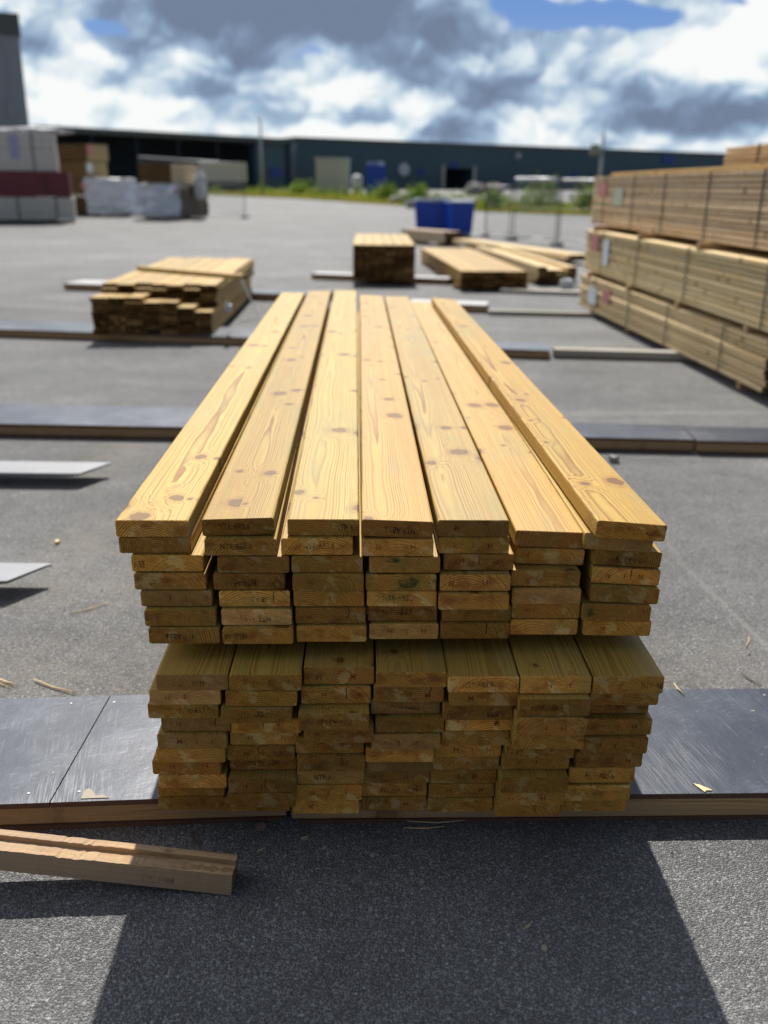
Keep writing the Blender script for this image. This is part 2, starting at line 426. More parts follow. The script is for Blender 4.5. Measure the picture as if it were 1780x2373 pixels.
def tag(o, label=None, cat=None, group=None, kind=None):
    if label: o['label'] = label
    if cat: o['category'] = cat
    if group: o['group'] = group
    if kind: o['kind'] = kind
    return o

BOARD_CACHE = {}
def board_mesh(L, W, T, side, end, var=0, nseg=12, round_=.0055):
    key = (round(L, 2), W, T, side.name, end.name, var, nseg)
    if key in BOARD_CACHE: return BOARD_CACHE[key]
    rg = random.Random(hash((round(L, 2), W, T, var)) & 0xffff)
    sec = []
    for cx, cz, a0 in ((W / 2, T, 0), (-W / 2, T, 90), (-W / 2, 0, 180), (W / 2, 0, 270)):
        ox = cx - math.copysign(round_, cx); oz = cz - round_ if cz > 0 else cz + round_
        for a in (0, 45, 90):
            sec.append((ox + round_ * math.cos(R(a0 + a)), oz + round_ * math.sin(R(a0 + a))))
    bow = rg.uniform(-.006, .006); cup = rg.uniform(-.0007, .0007)
    bm = bmesh.new(); rings = []
    ys = [0, .0018] + [L * k / nseg for k in range(1, nseg)] + [L - .0018, L]
    for k, y in enumerate(ys):
        ins = .0016 if k in (0, len(ys) - 1) else 0
        f = y / L
        ring = []
        for x, z in sec:
            sx = 1 - 2 * ins / W; sz = 1 - 2 * ins / T
            wig = rg.uniform(-.0009, .0009) if k in (0, 1) else 0
            ring.append(bm.verts.new((x * sx + bow * 4 * f * (1 - f), y + (wig if k == 0 else 0), (z - T / 2) * sz + T / 2 + cup * (x / (W / 2)) ** 2)))
        rings.append(ring)
    n = len(sec)
    for k in range(len(rings) - 1):
        for q in range(n):
            f = bm.faces.new((rings[k][q], rings[k][(q + 1) % n], rings[k + 1][(q + 1) % n], rings[k + 1][q]))
            if k in (0, len(rings) - 2): f.material_index = 1
    for rgn in (rings[0], rings[-1]):
        f = bm.faces.new(rgn); f.material_index = 1
    bmesh.ops.recalc_face_normals(bm, faces=bm.faces)
    me = bpy.data.meshes.new('board'); bm.to_mesh(me); bm.free()
    me.materials.append(side); me.materials.append(end)
    BOARD_CACHE[key] = me
    return me

TEXT_CACHE = {}
PALE = simple('pale_sheet', (.36, .36, .37), .5)
def text_mesh(txt, size, mat, width=None):
    key = (txt, size, mat.name)
    if key in TEXT_CACHE: return TEXT_CACHE[key]
    cu = bpy.data.curves.new('stamp', 'FONT'); cu.body = txt; cu.size = size
    cu.align_x = 'CENTER'; cu.align_y = 'CENTER'; cu.resolution_u = 3
    cu.space_character = 1.08; cu.offset = size * .03
    o = bpy.data.objects.new('stamp_curve', cu); COL.objects.link(o)
    dg = bpy.context.evaluated_depsgraph_get()
    me = bpy.data.meshes.new_from_object(o.evaluated_get(dg))
    bpy.data.objects.remove(o)
    me.materials.clear(); me.materials.append(mat)
    TEXT_CACHE[key] = me
    return me

ORD = ['first', 'second', 'third', 'fourth', 'fifth', 'sixth', 'seventh', 'eighth', 'ninth', 'tenth', 'eleventh', 'twelfth', 'thirteenth']

# ------------------------------------------------------------------ sky and sun
EXPO = 0.38
SKY = .10
sun_dir = Vector((-.055, .85, 1.)).normalized()
sl = bpy.data.lights.new('sun', 'SUN'); sl.energy = 5.0; sl.angle = R(.55); sl.color = (1., .955, .88)
slo = bpy.data.objects.new('sun', sl); COL.objects.link(slo)
slo.rotation_euler = (-sun_dir).to_track_quat('-Z', 'Y').to_euler()
slo.location = (0, 0, 30)

w = bpy.data.worlds.new('World'); sc.world = w; w.use_nodes = True
wt = NT(w.node_tree)
bg = w.node_tree.nodes['Background']
sky = wt.node('ShaderNodeTexSky', sky_type='NISHITA')
sky.sun_disc = False
sky.sun_elevation = math.asin(sun_dir.z); sky.sun_rotation = math.atan2(sun_dir.x, sun_dir.y)
sky.altitude = 50; sky.dust_density = 1.2; sky.ozone_density = 1.5
def azel(px, py):
    d = ray(px, py).normalized(); return math.atan2(d.x, d.y), math.asin(d.z)
def cloud_group():
    g = bpy.data.node_groups.new('cloud_blob', 'ShaderNodeTree')
    for nm in ('P', 'C', 'S'): g.interface.new_socket(nm, in_out='INPUT', socket_type='NodeSocketVector')
    g.interface.new_socket('W', in_out='INPUT', socket_type='NodeSocketFloat')
    g.interface.new_socket('Out', in_out='OUTPUT', socket_type='NodeSocketFloat')
    t = NT(g); gi = t.node('NodeGroupInput'); go = t.node('NodeGroupOutput')
    q = t.v('MULTIPLY', t.v('SUBTRACT', gi.outputs[0], gi.outputs[1]), gi.outputs[2])
    e = t.m('EXPONENT', t.m('MULTIPLY', t.v('DOT_PRODUCT', q, q), -1.))
    t.put(go.inputs[0], t.m('MULTIPLY', e, gi.outputs[3]))
    return g
CG = cloud_group()
d = wt.node('ShaderNodeTexCoord').outputs['Generated']
dx, dy, dz = wt.sep(d)
az = wt.m('ARCTAN2', dx, dy)
el = wt.m('ARCSINE', wt.m('MAXIMUM', wt.m('MINIMUM', dz, 1.), -1.))
# cloud cells flatten towards the horizon and swell overhead
elw = wt.m('MULTIPLY', wt.m('LOGARITHM', wt.m('MULTIPLY_ADD', wt.m('MAXIMUM', el, 0.), 1., .25), 2.718), .34)
P = wt.xyz(az, el, 0)
Q = wt.xyz(az, wt.m('MULTIPLY', elw, 1.15), 0)
warp = wt.noise(Q, 9., 3, .5, out=1)
Pw = wt.v('ADD', P, wt.v('SCALE', wt.v('SUBTRACT', warp, (.5, .5, .5)), sc=.055))
def blobs(lst):
    acc = None
    for (px, py, rx, ry, ww) in lst:
        a, e = azel(px, py)
        n = wt.node('ShaderNodeGroup'); n.node_tree = CG
        wt.put(n.inputs[0], Pw)
        n.inputs[1].default_value = (a, e, 0); n.inputs[2].default_value = (FPX / rx, FPX / ry, 0); n.inputs[3].default_value = ww
        acc = n.outputs[0] if acc is None else wt.m('ADD', acc, n.outputs[0])
    return acc
shade = blobs([(580, 15, 210, 42, -.85), (930, 85, 130, 55, -.65), (760, 70, 90, 50, -.35), (400, 155, 120, 38, -.55), (470, 85, 100, 30, -.12),
    (1060, 175, 150, 36, -.5), (1400, 245, 260, 34, -.55), (1010, 268, 110, 40, -.55), (90, 110, 55, 45, -.4), (1155, 100, 45, 38, -.4), (1630, 215, 80, 45, -.4),
    (500, 215, 70, 30, -.3), (1480, 190, 60, 22, -.25), (790, 260, 60, 30, -.35), (1290, -40, 400, 40, -.15), (240, 70, 60, 24, -.1), (850, 150, 60, 30, -.3),
    (140, 60, 60, 45, .4), (210, 115, 55, 28, .4), (380, 108, 28, 20, .35), (690, 165, 70, 60, .42), (330, 215, 70, 22, .5), (900, 230, 60, 40, .35),
    (1120, 70, 60, 55, .35), (1290, 100, 110, 50, .42), (1470, 60, 70, 55, .45), (1600, 70, 60, 65, .4), (1190, 245, 110, 30, .5), (150, 220, 110, 38, .35),
    (600, 285, 350, 18, .35), (1450, 300, 240, 14, .4), (1500, 160, 80, 25, .25), (620, 110, 40, 28, .3), (760, 130, 50, 30, .3), (830, 185, 40, 30, .25)])
def puff(vec, scale):
    n = wt.node('ShaderNodeTexVoronoi', feature='SMOOTH_F1', voronoi_dimensions='2D')
    wt.put(n.inputs['Vector'], vec); n.inputs['Scale'].default_value = scale; n.inputs['Smoothness'].default_value = .18
    return n.outputs['Distance']
wq = wt.noise(Q, 16., 6, .62, out=1)
Qw = wt.v('ADD', Q, wt.v('SCALE', wt.v('SUBTRACT', wq, (.5, .5, .5)), sc=.06))
rim = h1 = None
for sc_, wgt, hw in ((8., .55, .5), (19., .50, .3), (46., .26, .2)):
    a_ = puff(Qw, sc_); b_ = puff(wt.v('ADD', Qw, (-.07 / sc_, .26 / sc_, 0)), sc_)
    rr_ = wt.m('MULTIPLY', wt.m('SUBTRACT', b_, a_), wgt); hh_ = wt.m('MULTIPLY', a_, -hw)
    rim = rr_ if rim is None else wt.m('ADD', rim, rr_); h1 = hh_ if h1 is None else wt.m('ADD', h1, hh_)
h1 = wt.m('ADD', h1, 1.)
n1 = wt.noise(Q, 7., 7, .55)
bright = wt.m('ADD', wt.m('MULTIPLY_ADD', rim, 1.2, .60), wt.m('MULTIPLY', shade, .74))
bright = wt.m('ADD', bright, wt.m('MULTIPLY', wt.m('SUBTRACT', h1, .62), .45))
bright = wt.m('ADD', bright, wt.m('MULTIPLY', wt.m('SUBTRACT', n1, .5), .8))
hole = blobs([(1230, 36, 150, 26, 1.25), (1400, 48, 70, 18, .9), (1130, 18, 70, 24, .9), (1590, 12, 60, 14, .8), (245, 72, 50, 16, .8), (700, 120, 45, 10, .45), (60, 20, 40, 40, .3)])
cov = wt.m('SUBTRACT', wt.m('ADD', wt.m('MULTIPLY_ADD', h1, .6, n1), -.12), wt.m('MULTIPLY', hole, .62))
cov = wt.step(cov, .24, .48)
ccol = wt.ramp(bright, [(.0, (.17, .225, .325)), (.22, (.22, .30, .44)), (.46, (.37, .50, .66)), (.68, (.68, .78, .85)), (.9, (.95, .97, .96))])
K = 1. / (SKY * 2 ** EXPO)
ccol = wt.v('SCALE', ccol, sc=K)
blue = wt.v('SCALE', wt.mix(wt.step(el, .0, .2), (.30, .48, .76), (.08, .22, .58)), sc=K)
blue = wt.mix(.12, blue, sky.outputs[0])
vis = wt.mix(cov, blue, ccol)
# broken cloud overhead over the physical sky
cov_hi = wt.step(wt.noise(wt.v('SCALE', d, sc=1.), 3., 4, .6), .45, .6)
hi = wt.mix(wt.m('MULTIPLY', cov_hi, .55), wt.v('SCALE', sky.outputs[0], sc=.52), wt.v('SCALE', (.27, .29, .31), sc=K))
glow = wt.m('POWER', wt.m('MAXIMUM', wt.v('DOT_PRODUCT', d, tuple(sun_dir)), 0.), 9.)
left_fill = wt.m('POWER', wt.m('MAXIMUM', wt.v('DOT_PRODUCT', d, tuple(Vector((-.95, .12, .36)).normalized())), 0.), 9.)  # added bright lobe in the unseen left sky, lifts the bundles' shaded sides
hi = wt.v('ADD', hi, wt.v('SCALE', (.32, .36, .42), sc=wt.m('MULTIPLY', glow, K)))
hi = wt.v('ADD', hi, wt.v('SCALE', (.95, .95, .95), sc=wt.m('MULTIPLY', left_fill, K * 2.4)))
back = wt.step(dy, .25, -.35)
vis = wt.mix(wt.m('MULTIPLY', back, .55), vis, (0, 0, 0))
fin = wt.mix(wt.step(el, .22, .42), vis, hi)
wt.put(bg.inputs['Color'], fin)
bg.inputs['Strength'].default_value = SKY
w.cycles.sampling_method = 'MANUAL'; w.cycles.sample_map_resolution = 512

sc.view_settings.view_transform = 'Standard'
sc.view_settings.look = 'None'
sc.view_settings.gamma = 1
sc.view_settings.exposure = EXPO
sc.render.engine = 'CYCLES'
sc.cycles.max_bounces = 6; sc.cycles.diffuse_bounces = 3; sc.cycles.glossy_bounces = 3; sc.cycles.transparent_max_bounces = 8
sc.cycles.use_denoising = True
sc.cycles.caustics_reflective = False; sc.cycles.caustics_refractive = False

# ------------------------------------------------------------------ ground
g = MB(); i = g.mi(ASPHALT)
gx_ = (-1500, -150, -30, 30, 150, 1500)
rows_ = [[g.bm.verts.new((x, y, gz(min(y, 260)))) for x in gx_] for y in (-60, -5, 12, SL0, 70, 120, 260, 1500)]
for a, b in zip(rows_, rows_[1:]):
    for k in range(len(gx_) - 1): g.bm.faces.new((a[k], a[k + 1], b[k + 1], b[k]))
tag(g.build('ground'), kind='structure')

# ------------------------------------------------------------------ the main stack
BW = .186; BT = .0462; PITCH = .0484
UPZ = .10 + .48 + .045
U = [[(-0.596, 2.153), (-0.594, 2.161), (-0.563, 2.151), (-0.558, 2.145), (-0.545, 2.145), (-0.534, 2.126), (-0.525, 2.119)],
 [(-0.377, 2.171), (-0.37, 2.151), (-0.339, 2.151), (-0.352, 2.151), (-0.339, 2.149), (-0.334, 2.138), (-0.33, 2.121)],
 [(-0.157, 2.176), (-0.173, 2.16), (-0.147, 2.157), (-0.144, 2.145), (-0.143, 2.154), (-0.139, 2.151), (-0.136, 2.14)],
 [(0.034, 2.171), (0.037, 2.16), (0.056, 2.163), (0.047, 2.157), (0.05, 2.162), (0.053, 2.172), (0.057, 2.159)],
 [(0.233, 2.182), (0.237, 2.184), (0.252, 2.185), (0.243, 2.159), (0.24, 2.146), (0.252, 2.175), (0.249, 2.165)],
 [(0.443, 2.231), (0.447, 2.23), (0.433, 2.194), (0.438, 2.186), (0.441, 2.195), (0.439, 2.194)],
 [(0.640, 2.175), (0.622, 2.215), (0.652, 2.223), (0.652, 2.214), (0.650, 2.198), (0.63, 2.185), (0.638, 2.193)]]
LO = [[(-0.493, 2.04), (-0.516, 2.046), (-0.526, 2.056), (-0.497, 2.068), (-0.509, 2.059), (-0.516, 2.062), (-0.534, 2.077), (-0.52, 2.08), (-0.533, 2.108), (-0.536, 2.11)],
 [(-0.304, 2.041), (-0.316, 2.044), (-0.329, 2.036), (-0.308, 2.062), (-0.317, 2.081), (-0.329, 2.078), (-0.326, 2.101), (-0.325, 2.062), (-0.329, 2.064), (-0.349, 2.106)],
 [(-0.114, 2.086), (-0.122, 2.076), (-0.125, 2.031), (-0.114, 2.053), (-0.14, 2.082), (-0.136, 2.075), (-0.139, 2.091), (-0.145, 2.088), (-0.154, 2.099)],
 [(0.078, 2.065), (0.072, 2.072), (0.064, 2.09), (0.076, 2.073), (0.067, 2.066), (0.051, 2.076), (0.05, 2.1), (0.044, 2.112), (0.038, 2.119), (0.038, 2.116)],
 [(0.265, 2.047), (0.271, 2.057), (0.257, 2.064), (0.265, 2.087), (0.256, 2.089), (0.238, 2.103), (0.236, 2.111), (0.232, 2.116), (0.229, 2.116), (0.227, 2.115)],
 [(0.454, 2.052), (0.452, 2.028), (0.446, 2.018), (0.445, 2.035), (0.432, 2.071), (0.427, 2.095), (0.422, 2.062), (0.418, 2.077), (0.416, 2.099)],
 [(0.645, 2.056), (0.647, 2.086), (0.638, 2.129), (0.646, 2.107), (0.638, 2.096), (0.632, 2.108), (0.617, 2.11), (0.608, 2.102), (0.606, 2.124)]]
FAR = [(633, 632), (691, 628), (746, 627), (802, 638), (856, 640), (909, 652), (957, 645)]
TOPTINT = [(1.10, 1.11, 1.12), (.82, .80, .66), (1.0, 1.05, 1.0), (1.08, .98, 1.0), (.88, .88, .92), (1.14, 1.07, 1.15), (1.0, .93, .76)]
S_UP = {(1, 0): (0, -.010), (2, 0): (0, .060), (3, 0): (1, .007), (6, 0): (1, .03), (1, 1): (0, -.012), (2, 1): (0, .005), (0, 2): (0, -.066),
        (1, 3): (1, -.022), (1, 4): (1, .01), (1, 5): (1, -.003), (1, 6): (1, -.058), (0, 6): (1, -.008), (3, 4): (0, -.01), (3, 5): (0, -.014), (6, 2): (1, .01)}
S_LO = {(0, 0): (1, -.009), (1, 2): (0, -.008), (2, 2): (1, .006), (1, 6): (1, .002), (2, 6): (0, -.006), (3, 2): (0, .0), (4, 0): (0, -.015), (4, 2): (1, .014),
        (5, 1): (0, -.02), (6, 0): (0, .062), (6, 2): (0, -.003), (6, 6): (0, -.006), (1, 9): (0, -.008), (0, 2): (0, .03)}
R_UP = [(0, 1), (3, 1), (4, 0), (4, 1), (4, 2), (5, 1), (5, 2), (2, 4), (2, 5), (3, 6), (6, 3), (6, 6), (4, 3), (5, 4), (0, 4)]
R_LO = [(0, 1), (0, 3), (0, 4), (0, 6), (1, 0), (1, 1), (1, 3), (1, 4), (1, 5), (1, 7), (2, 0), (2, 1), (2, 3), (2, 4), (2, 5), (2, 7), (2, 8), (3, 1), (3, 3), (3, 4), (3, 7), (3, 8), (3, 9),
        (4, 1), (4, 3), (4, 5), (4, 6), (4, 7), (4, 8), (5, 0), (5, 2), (5, 4), (5, 5), (5, 7), (6, 3), (6, 4), (6, 5)]
ROLLS = {(1, 0): 1.8, (3, 0): -2.2, (5, 0): -2.2, (6, 0): -4.5, (6, 1): -3.5, (6, 2): -3.6, (6, 3): -3.3, (6, 4): -3.0, (6, 5): -1.5, (6, 6): -1., (5, 1): -1.6, (5, 2): -.8}
rs = random.Random(3)
BD = {}
def stamp_on(bd, txt, mat, flip, off, z, size, name):
    s = link(name, text_mesh(txt, size, mat), bd, (off, -.0014, z), (PI / 2, PI if flip else 0, 0)); s.scale = (.70 if len(txt) > 2 else .95, 1, 1)
    return s
def side_word(c):
    return ['leftmost', 'second from left', 'third from left', 'middle', 'third from right', 'second from right', 'rightmost'][c]
for pack, COLS, base, stamps, reds, pname in (('U', U, UPZ, S_UP, R_UP, 'upper'), ('L', LO, .10, S_LO, R_LO, 'lower')):
    for c, colm in enumerate(COLS):
        n = len(colm)
        pit = PITCH if pack == 'U' else .048 * 10 / n
        for k, (x, y) in enumerate(colm):
            z = base + pit * (n - 1 - k)
            L = 4.85 + rs.uniform(-.05, .05)
            dxdy = -.030 + rs.uniform(-.004, .004)
            if pack == 'U' and k == 0:
                p = at(*FAR[c], z + BT)
                dxdy = (p.x - x) / (p.y - y); L = (p.y - y) * 1.0005
            th = BT if n == 10 or pack == 'U' else BT * 10 / 9 + .0003
            me = board_mesh(round(L, 2), BW, th, PINE, PINE_END, rs.randrange(3))
            o = link('timber_board', me, None, (x, y, z), (0, R(-ROLLS.get((c, k), 0)) * (1 if pack == 'U' else 0), -math.atan(dxdy)))
            o.rotation_mode = 'ZYX' if False else 'XYZ'
            tint = TOPTINT[c] if (pack == 'U' and k == 0) else (1., rs.uniform(.95, 1.02), rs.uniform(.85, 1.02))
            v = rs.uniform(.86, 1.1) if not (pack == 'U' and k == 0) else 1.
            o.color = (tint[0] * v, tint[1] * v, tint[2] * v, 1)
            pos = 'top' if k == 0 else ('bottom' if k == n - 1 else ORD[k])
            rowtxt = f'in the {pos} row' if k in (0, n - 1) else f'{pos} from the top'
            feat = 'pine board'
            if (c, k) in stamps: feat = 'black-stamped pine board'
            elif (c, k) in reds: feat = 'red-marked pine board'
            lab = f'{feat}, {pos} row {"" if k in (0, n - 1) else "down "}of the {pname} pack, {side_word(c)}'
            BD[(pack, c, k)] = o
            tag(o, lab, 'board', f'boards in the {pname} pack of the big stack')
            if (c, k) in stamps:
                fl, off = stamps[(c, k)]
                full = 'NTR\u00b7AB3.6'
                txt = {('U', 2, 0): 'NTR\u00b7AB', ('U', 0, 2): 'AB3.6', ('U', 1, 6): 'NTR\u00b7AB', ('L', 6, 0): 'NTR\u00b7AB'}.get((pack, c, k), full)
                s_ = stamp_on(o, txt, INK, fl, off, th * .52 + rs.uniform(-.004, .003), .0245, 'stamp')
                s_.scale = (.66, rs.uniform(.92, 1.08), 1); s_.rotation_euler.y += R(rs.uniform(-3, 3))
            if (c, k) in reds:
                j = rs.uniform(-.02, .015)
                for t_, dx_ in ((rs.choice('HHM'), -.045), (rs.choice('II1'), .0), (rs.choice('HHM'), .045)):
                    if rs.random() < .2: continue
                    stamp_on(o, t_, RED, 0, j + dx_, th * .5 + rs.uniform(-.003, .003), .021, 'red_mark')
GREENINK = make_ink('green_stain', (.018, .085, .038), .40)
def stain(bd, cx_, cz_, rx, rz_, seed):
    r_ = random.Random(seed); q = MB(); n = 14
    q.poly([(cx_ + rx * math.cos(k * 2 * PI / n) * r_.uniform(.6, 1.1), -.0013, cz_ + rz_ * math.sin(k * 2 * PI / n) * r_.uniform(.6, 1.1)) for k in range(n)], GREENINK)
    q.build('green_stain', bd)
stain(BD[('U', 3, 3)], .02, .022, .036, .018, 1); stain(BD[('U', 3, 2)], -.03, .036, .02, .008, 2); stain(BD[('U', 6, 5)], -.072, .024, .009, .016, 3)
# spacer sticks between the packs
for i, yy in enumerate((2.42, 4.4, 6.55)):
    b = MB().box((-.68, -.022, 0), (.70, .022, .0445), OLD, bev=.002)
    o = b.build('spacer_stick', None, (-.03 * (yy - 2.15), yy, .5805), (0, 0, .01))
    tag(o, ['wooden spacer stick between the two packs, nearest the sawn front ends', 'wooden spacer stick between the two packs at mid length', 'wooden spacer stick between the two packs near the far ends'][i], 'stick', 'spacer sticks in the big stack')

# ------------------------------------------------------------------ ground bearers
def bearer(name, A, B, depth, h, ply_top, side_mat, label, cat='bearer', group='timber bearers on the asphalt', seams=(), screws=True, lift=.0, base=True):
    """A, B: front bottom corners on the ground, B to the right of A."""
    A = Vector((A.x, A.y, 0)); B = Vector((B.x, B.y, 0))
    L = (B - A).length; a = math.atan2(B.y - A.y, B.x - A.x)
    e = empty(name, A, a); tag(e, label, cat, group)
    tp = .018 if ply_top else 0.
    bp = .014 if base else 0.
    # beam: grain along its own y axis
    me = board_mesh(round(L, 2), depth if not ply_top else depth - .012, h - tp - bp - .001, side_mat, DARK_END, 0, 8)
    o = link('beam', me, e, (0, depth / 2 + .004, bp), (0, 0, -PI / 2))
    if base:
        MB().box((.03, .006, .0), (L - .02, depth - .02, bp - .0005), PLY_EDGE).build('bottom_strip', e)
    if ply_top:
        cuts = [0] + list(seams) + [L]
        for i in range(len(cuts) - 1):
            q = MB()
            x0, x1 = cuts[i] + (.002 if i else 0), cuts[i + 1] - (.002 if i < len(cuts) - 2 else 0)
            sk = .05 if seams else 0
            q.prism([(x0, 0), (x1, 0), (x1, tp), (x0, tp)], depth, PLY_EDGE)
            for f in q.bm.faces:
                f.normal_update()
                if f.normal.z > .9 or (f.normal.z < -.9 and f.calc_center_median().z > tp * .9): f.material_index = q.mi(ply_top)
            for v in q.bm.verts:
                if seams and v.co.y > depth / 2:
                    if i > 0 and v.co.x < x0 + .01: v.co.x += sk
                    if i < len(cuts) - 2 and v.co.x > x1 - .01: v.co.x += sk
            po = q.build('plywood_sheet', e, (0, 0, h - tp))
            if screws and L < 4:
                sq = MB(); got = False
                for xx in [x0 + .07, (x0 + x1) / 2, x1 - .07]:
                    for yy in (.045, depth - .045):
                        sq.tube([(xx, yy, tp - .001), (xx, yy, tp + .0018)], .0045, SCREW, 8)
                sq.build('screw', po)
    return e
# front row: left and right pieces meet under the stack
fA = Vector((-3.05, 2.0, 0)); seam = Vector((-.268, 2.155, 0))
pl = Vector((-1.084, 2.114, 0)); pr = Vector((1.146, 2.222, 0))
dv = (Vector((-.646, 2.158, 0)) - pl).normalized()
def on_line(a, d, x): return a + d * ((x - a.x) / d.x)
lineL = Vector((-.646, 2.158, 0)); dL = Vector((1, .075, 0)).normalized()
lineR = Vector((.712, 2.204, 0)); dR = Vector((1, .034, 0)).normalized()
a0 = on_line(lineL, dL, -2.6); b0 = on_line(lineL, dL, -.272)
bL = bearer('bearer', a0, b0, .575, .099, PLY_L, OLD, 'timber bearer topped with scuffed grey plywood, under the front left of the big stack', seams=(1.655,))
a1 = on_line(lineR, dR, -.262); b1 = on_line(lineR, dR, 3.0)
bR = bearer('bearer', a1, b1, .585, .099, PLY_R, OLD, 'timber bearer topped with dark blue plywood, under the front right of the big stack')
def row(px0, py0, px1, py1, depth, h, ply, mat, label, **kw):
    bearer('bearer', at(px0, py0), at(px1, py1), depth, h, ply, mat, label, screws=False, **kw)
row(-300, 938, 760, 958, .62, .10, PLY_L, OLD, 'plywood-topped timber bearer left of the big stack, second row from the front')
row(950, 966, 1498, 979, .42, .10, PLY_R, OLD, 'dark plywood-topped bearer with a broken corner, just right of the big stack')
row(1503, 981, 2200, 996, .42, .10, PLY_R, OLD, 'dark plywood-topped bearer at the right edge, second row from the front')
row(-200, 722, 700, 754, .75, .10, PLY_L, OLD, 'plywood-topped timber bearer carrying the front of the small left pile')
row(900, 766, 1186, 777, .5, .10, PLY_L, OLD, 'grey plywood-topped bearer between big stack and plain grey timber, third row')
row(1196, 774, 1512, 783, .16, .10, None, GREYW, 'plain grey square timber lying beside the strapped bundles, third row')
row(138, 627, 330, 634, .7, .12, PALE, OLD, 'white-topped bearer sticking out left under the small left pile')
row(470, 646, 700, 655, .6, .12, PLY_L, OLD, 'grey-topped bearer between the small left pile and the big stack')
row(880, 671, 1050, 677, .5, .12, PALE, OLD, 'pale bearer end sticking out right of the big stack, far end')
row(1054, 681, 1302, 687, .12, .07, None, GREYW, 'thin grey timber reaching to the strapped bundles, fourth row')
row(672, 604, 968, 616, .45, .12, PALE, OLD, 'pale-topped bearer under the tall dark pile')
row(1080, 634, 1275, 640, .3, .07, None, GREYW, 'grey timber on the asphalt in front of the low pale pile')

# ------------------------------------------------------------------ offcut beam, lower left
def beam_offcut():
    # ends: right end on the asphalt, left end propped higher
    W_, H_ = .078, .066
    Rf = at(499, 1934, .0)
    Lf = atd(0, 1880, 1.905)
    dirv = (Lf - Rf).normalized()                     # runs left
    LEN = (Lf - Rf).length + .95
    t_ = [( -W_ / 2, 0), (W_ / 2, 0), (W_ / 2, H_), (W_ / 2 - .022, H_), (W_ / 2 - .022, H_ - .014), (-.004, H_ - .014), (-.004, H_ - .003), (-W_ / 2, H_)]
    bm = bmesh.new(); rg = random.Random(5)
    nseg = 150; rings = []
    for k in range(nseg + 1):
        y = LEN * k / nseg; ring = []
        for i, (x, z) in enumerate(t_):
            j = .0009 if i >= 3 else .0003
            jz = rg.uniform(-.004, .001) if (i in (2, 3, 6, 7) and .38 < y < .46) else 0
            ring.append(bm.verts.new((x + rg.uniform(-j, j) * .6, y, z + rg.uniform(-j, j) + jz)))
        rings.append(ring)
    n = len(t_)
    for k in range(nseg):
        for q in range(n):
            f = bm.faces.new((rings[k][q], rings[k][(q + 1) % n], rings[k + 1][(q + 1) % n], rings[k + 1][q]))
            f.material_index = 0
    for rgn in (rings[0], rings[-1]):
        bm.faces.new(rgn).material_index = 1
    bmesh.ops.recalc_face_normals(bm, faces=bm.faces)
    me = bpy.data.meshes.new('grooved_beam'); bm.to_mesh(me); bm.free()
    me.materials.append(OFFCUT); me.materials.append(OFFCUT_END)
    # local y = dirv, local -x faces the camera?  choose x so that z is up
    yv = dirv; xv = yv.cross(Vector((0, 0, 1))).normalized(); zv = xv.cross(yv)
    Mx = Matrix((xv, yv, zv)).transposed().to_4x4()
    # front face is the one towards the camera (negative world y)
    front = -1 if xv.y > 0 else 1
    Mx.translation = Rf - xv * front * W_ / 2
    o = link('grooved_beam', me); o.matrix_world = Mx
    tag(o, 'weathered grooved beam end lying on the asphalt at lower left, half in sunlight', 'beam')
    # grade stamps on the camera side
    for yy in (.20, .73):
        fx = front * (W_ / 2 + .0012)
        fr = MB()
        for a_, c_ in (((-.035, -.011), (-.034, .011)), ((.008, -.011), (.009, .011)), ((.046, -.009), (.047, .011)), ((-.035, .010), (-.008, .0108)), ((-.035, -.011), (.008, -.0103)), ((.010, -.001), (.019, .0)), ((.020, .009), (.046, .0098)), ((.020, -.009), (.046, -.0083))):
            fr.poly([(a_[0], a_[1], 0), (c_[0], a_[1], 0), (c_[0], c_[1], 0), (a_[0], c_[1], 0)], BRN)
        so = fr.build('grade_stamp', o)
        tx = link('stamp_digits', text_mesh('2222', .013, BRN), so, (.033, 0, .0001))
        tx2 = link('stamp_letters', text_mesh('MI', .007, BRN), so, (-.014, .0045, .0001))
        # orient: text x runs to the right on screen = -local y ; text y up = local z
        ux = Vector((0, -1, 0)); uy = Vector((0, 0, 1)); uz = ux.cross(uy)
        so.matrix_local = Matrix.Translation((fx, yy, .027)) @ Matrix((ux, uy, uz)).transposed().to_4x4()
OFFCUT = make_wood('offcut_pine', (.55, .375, .20), (.33, .19, .085), spacing=.005, rough=.8, blotch=(.40, .25, .13), grey=(.41, .29, .19), spec=.15)
OFFCUT_END = make_wood('offcut_end', (.20, .13, .065), (.12, .07, .03), end=True, knots=False, rough=.85, spec=.1)
beam_offcut()

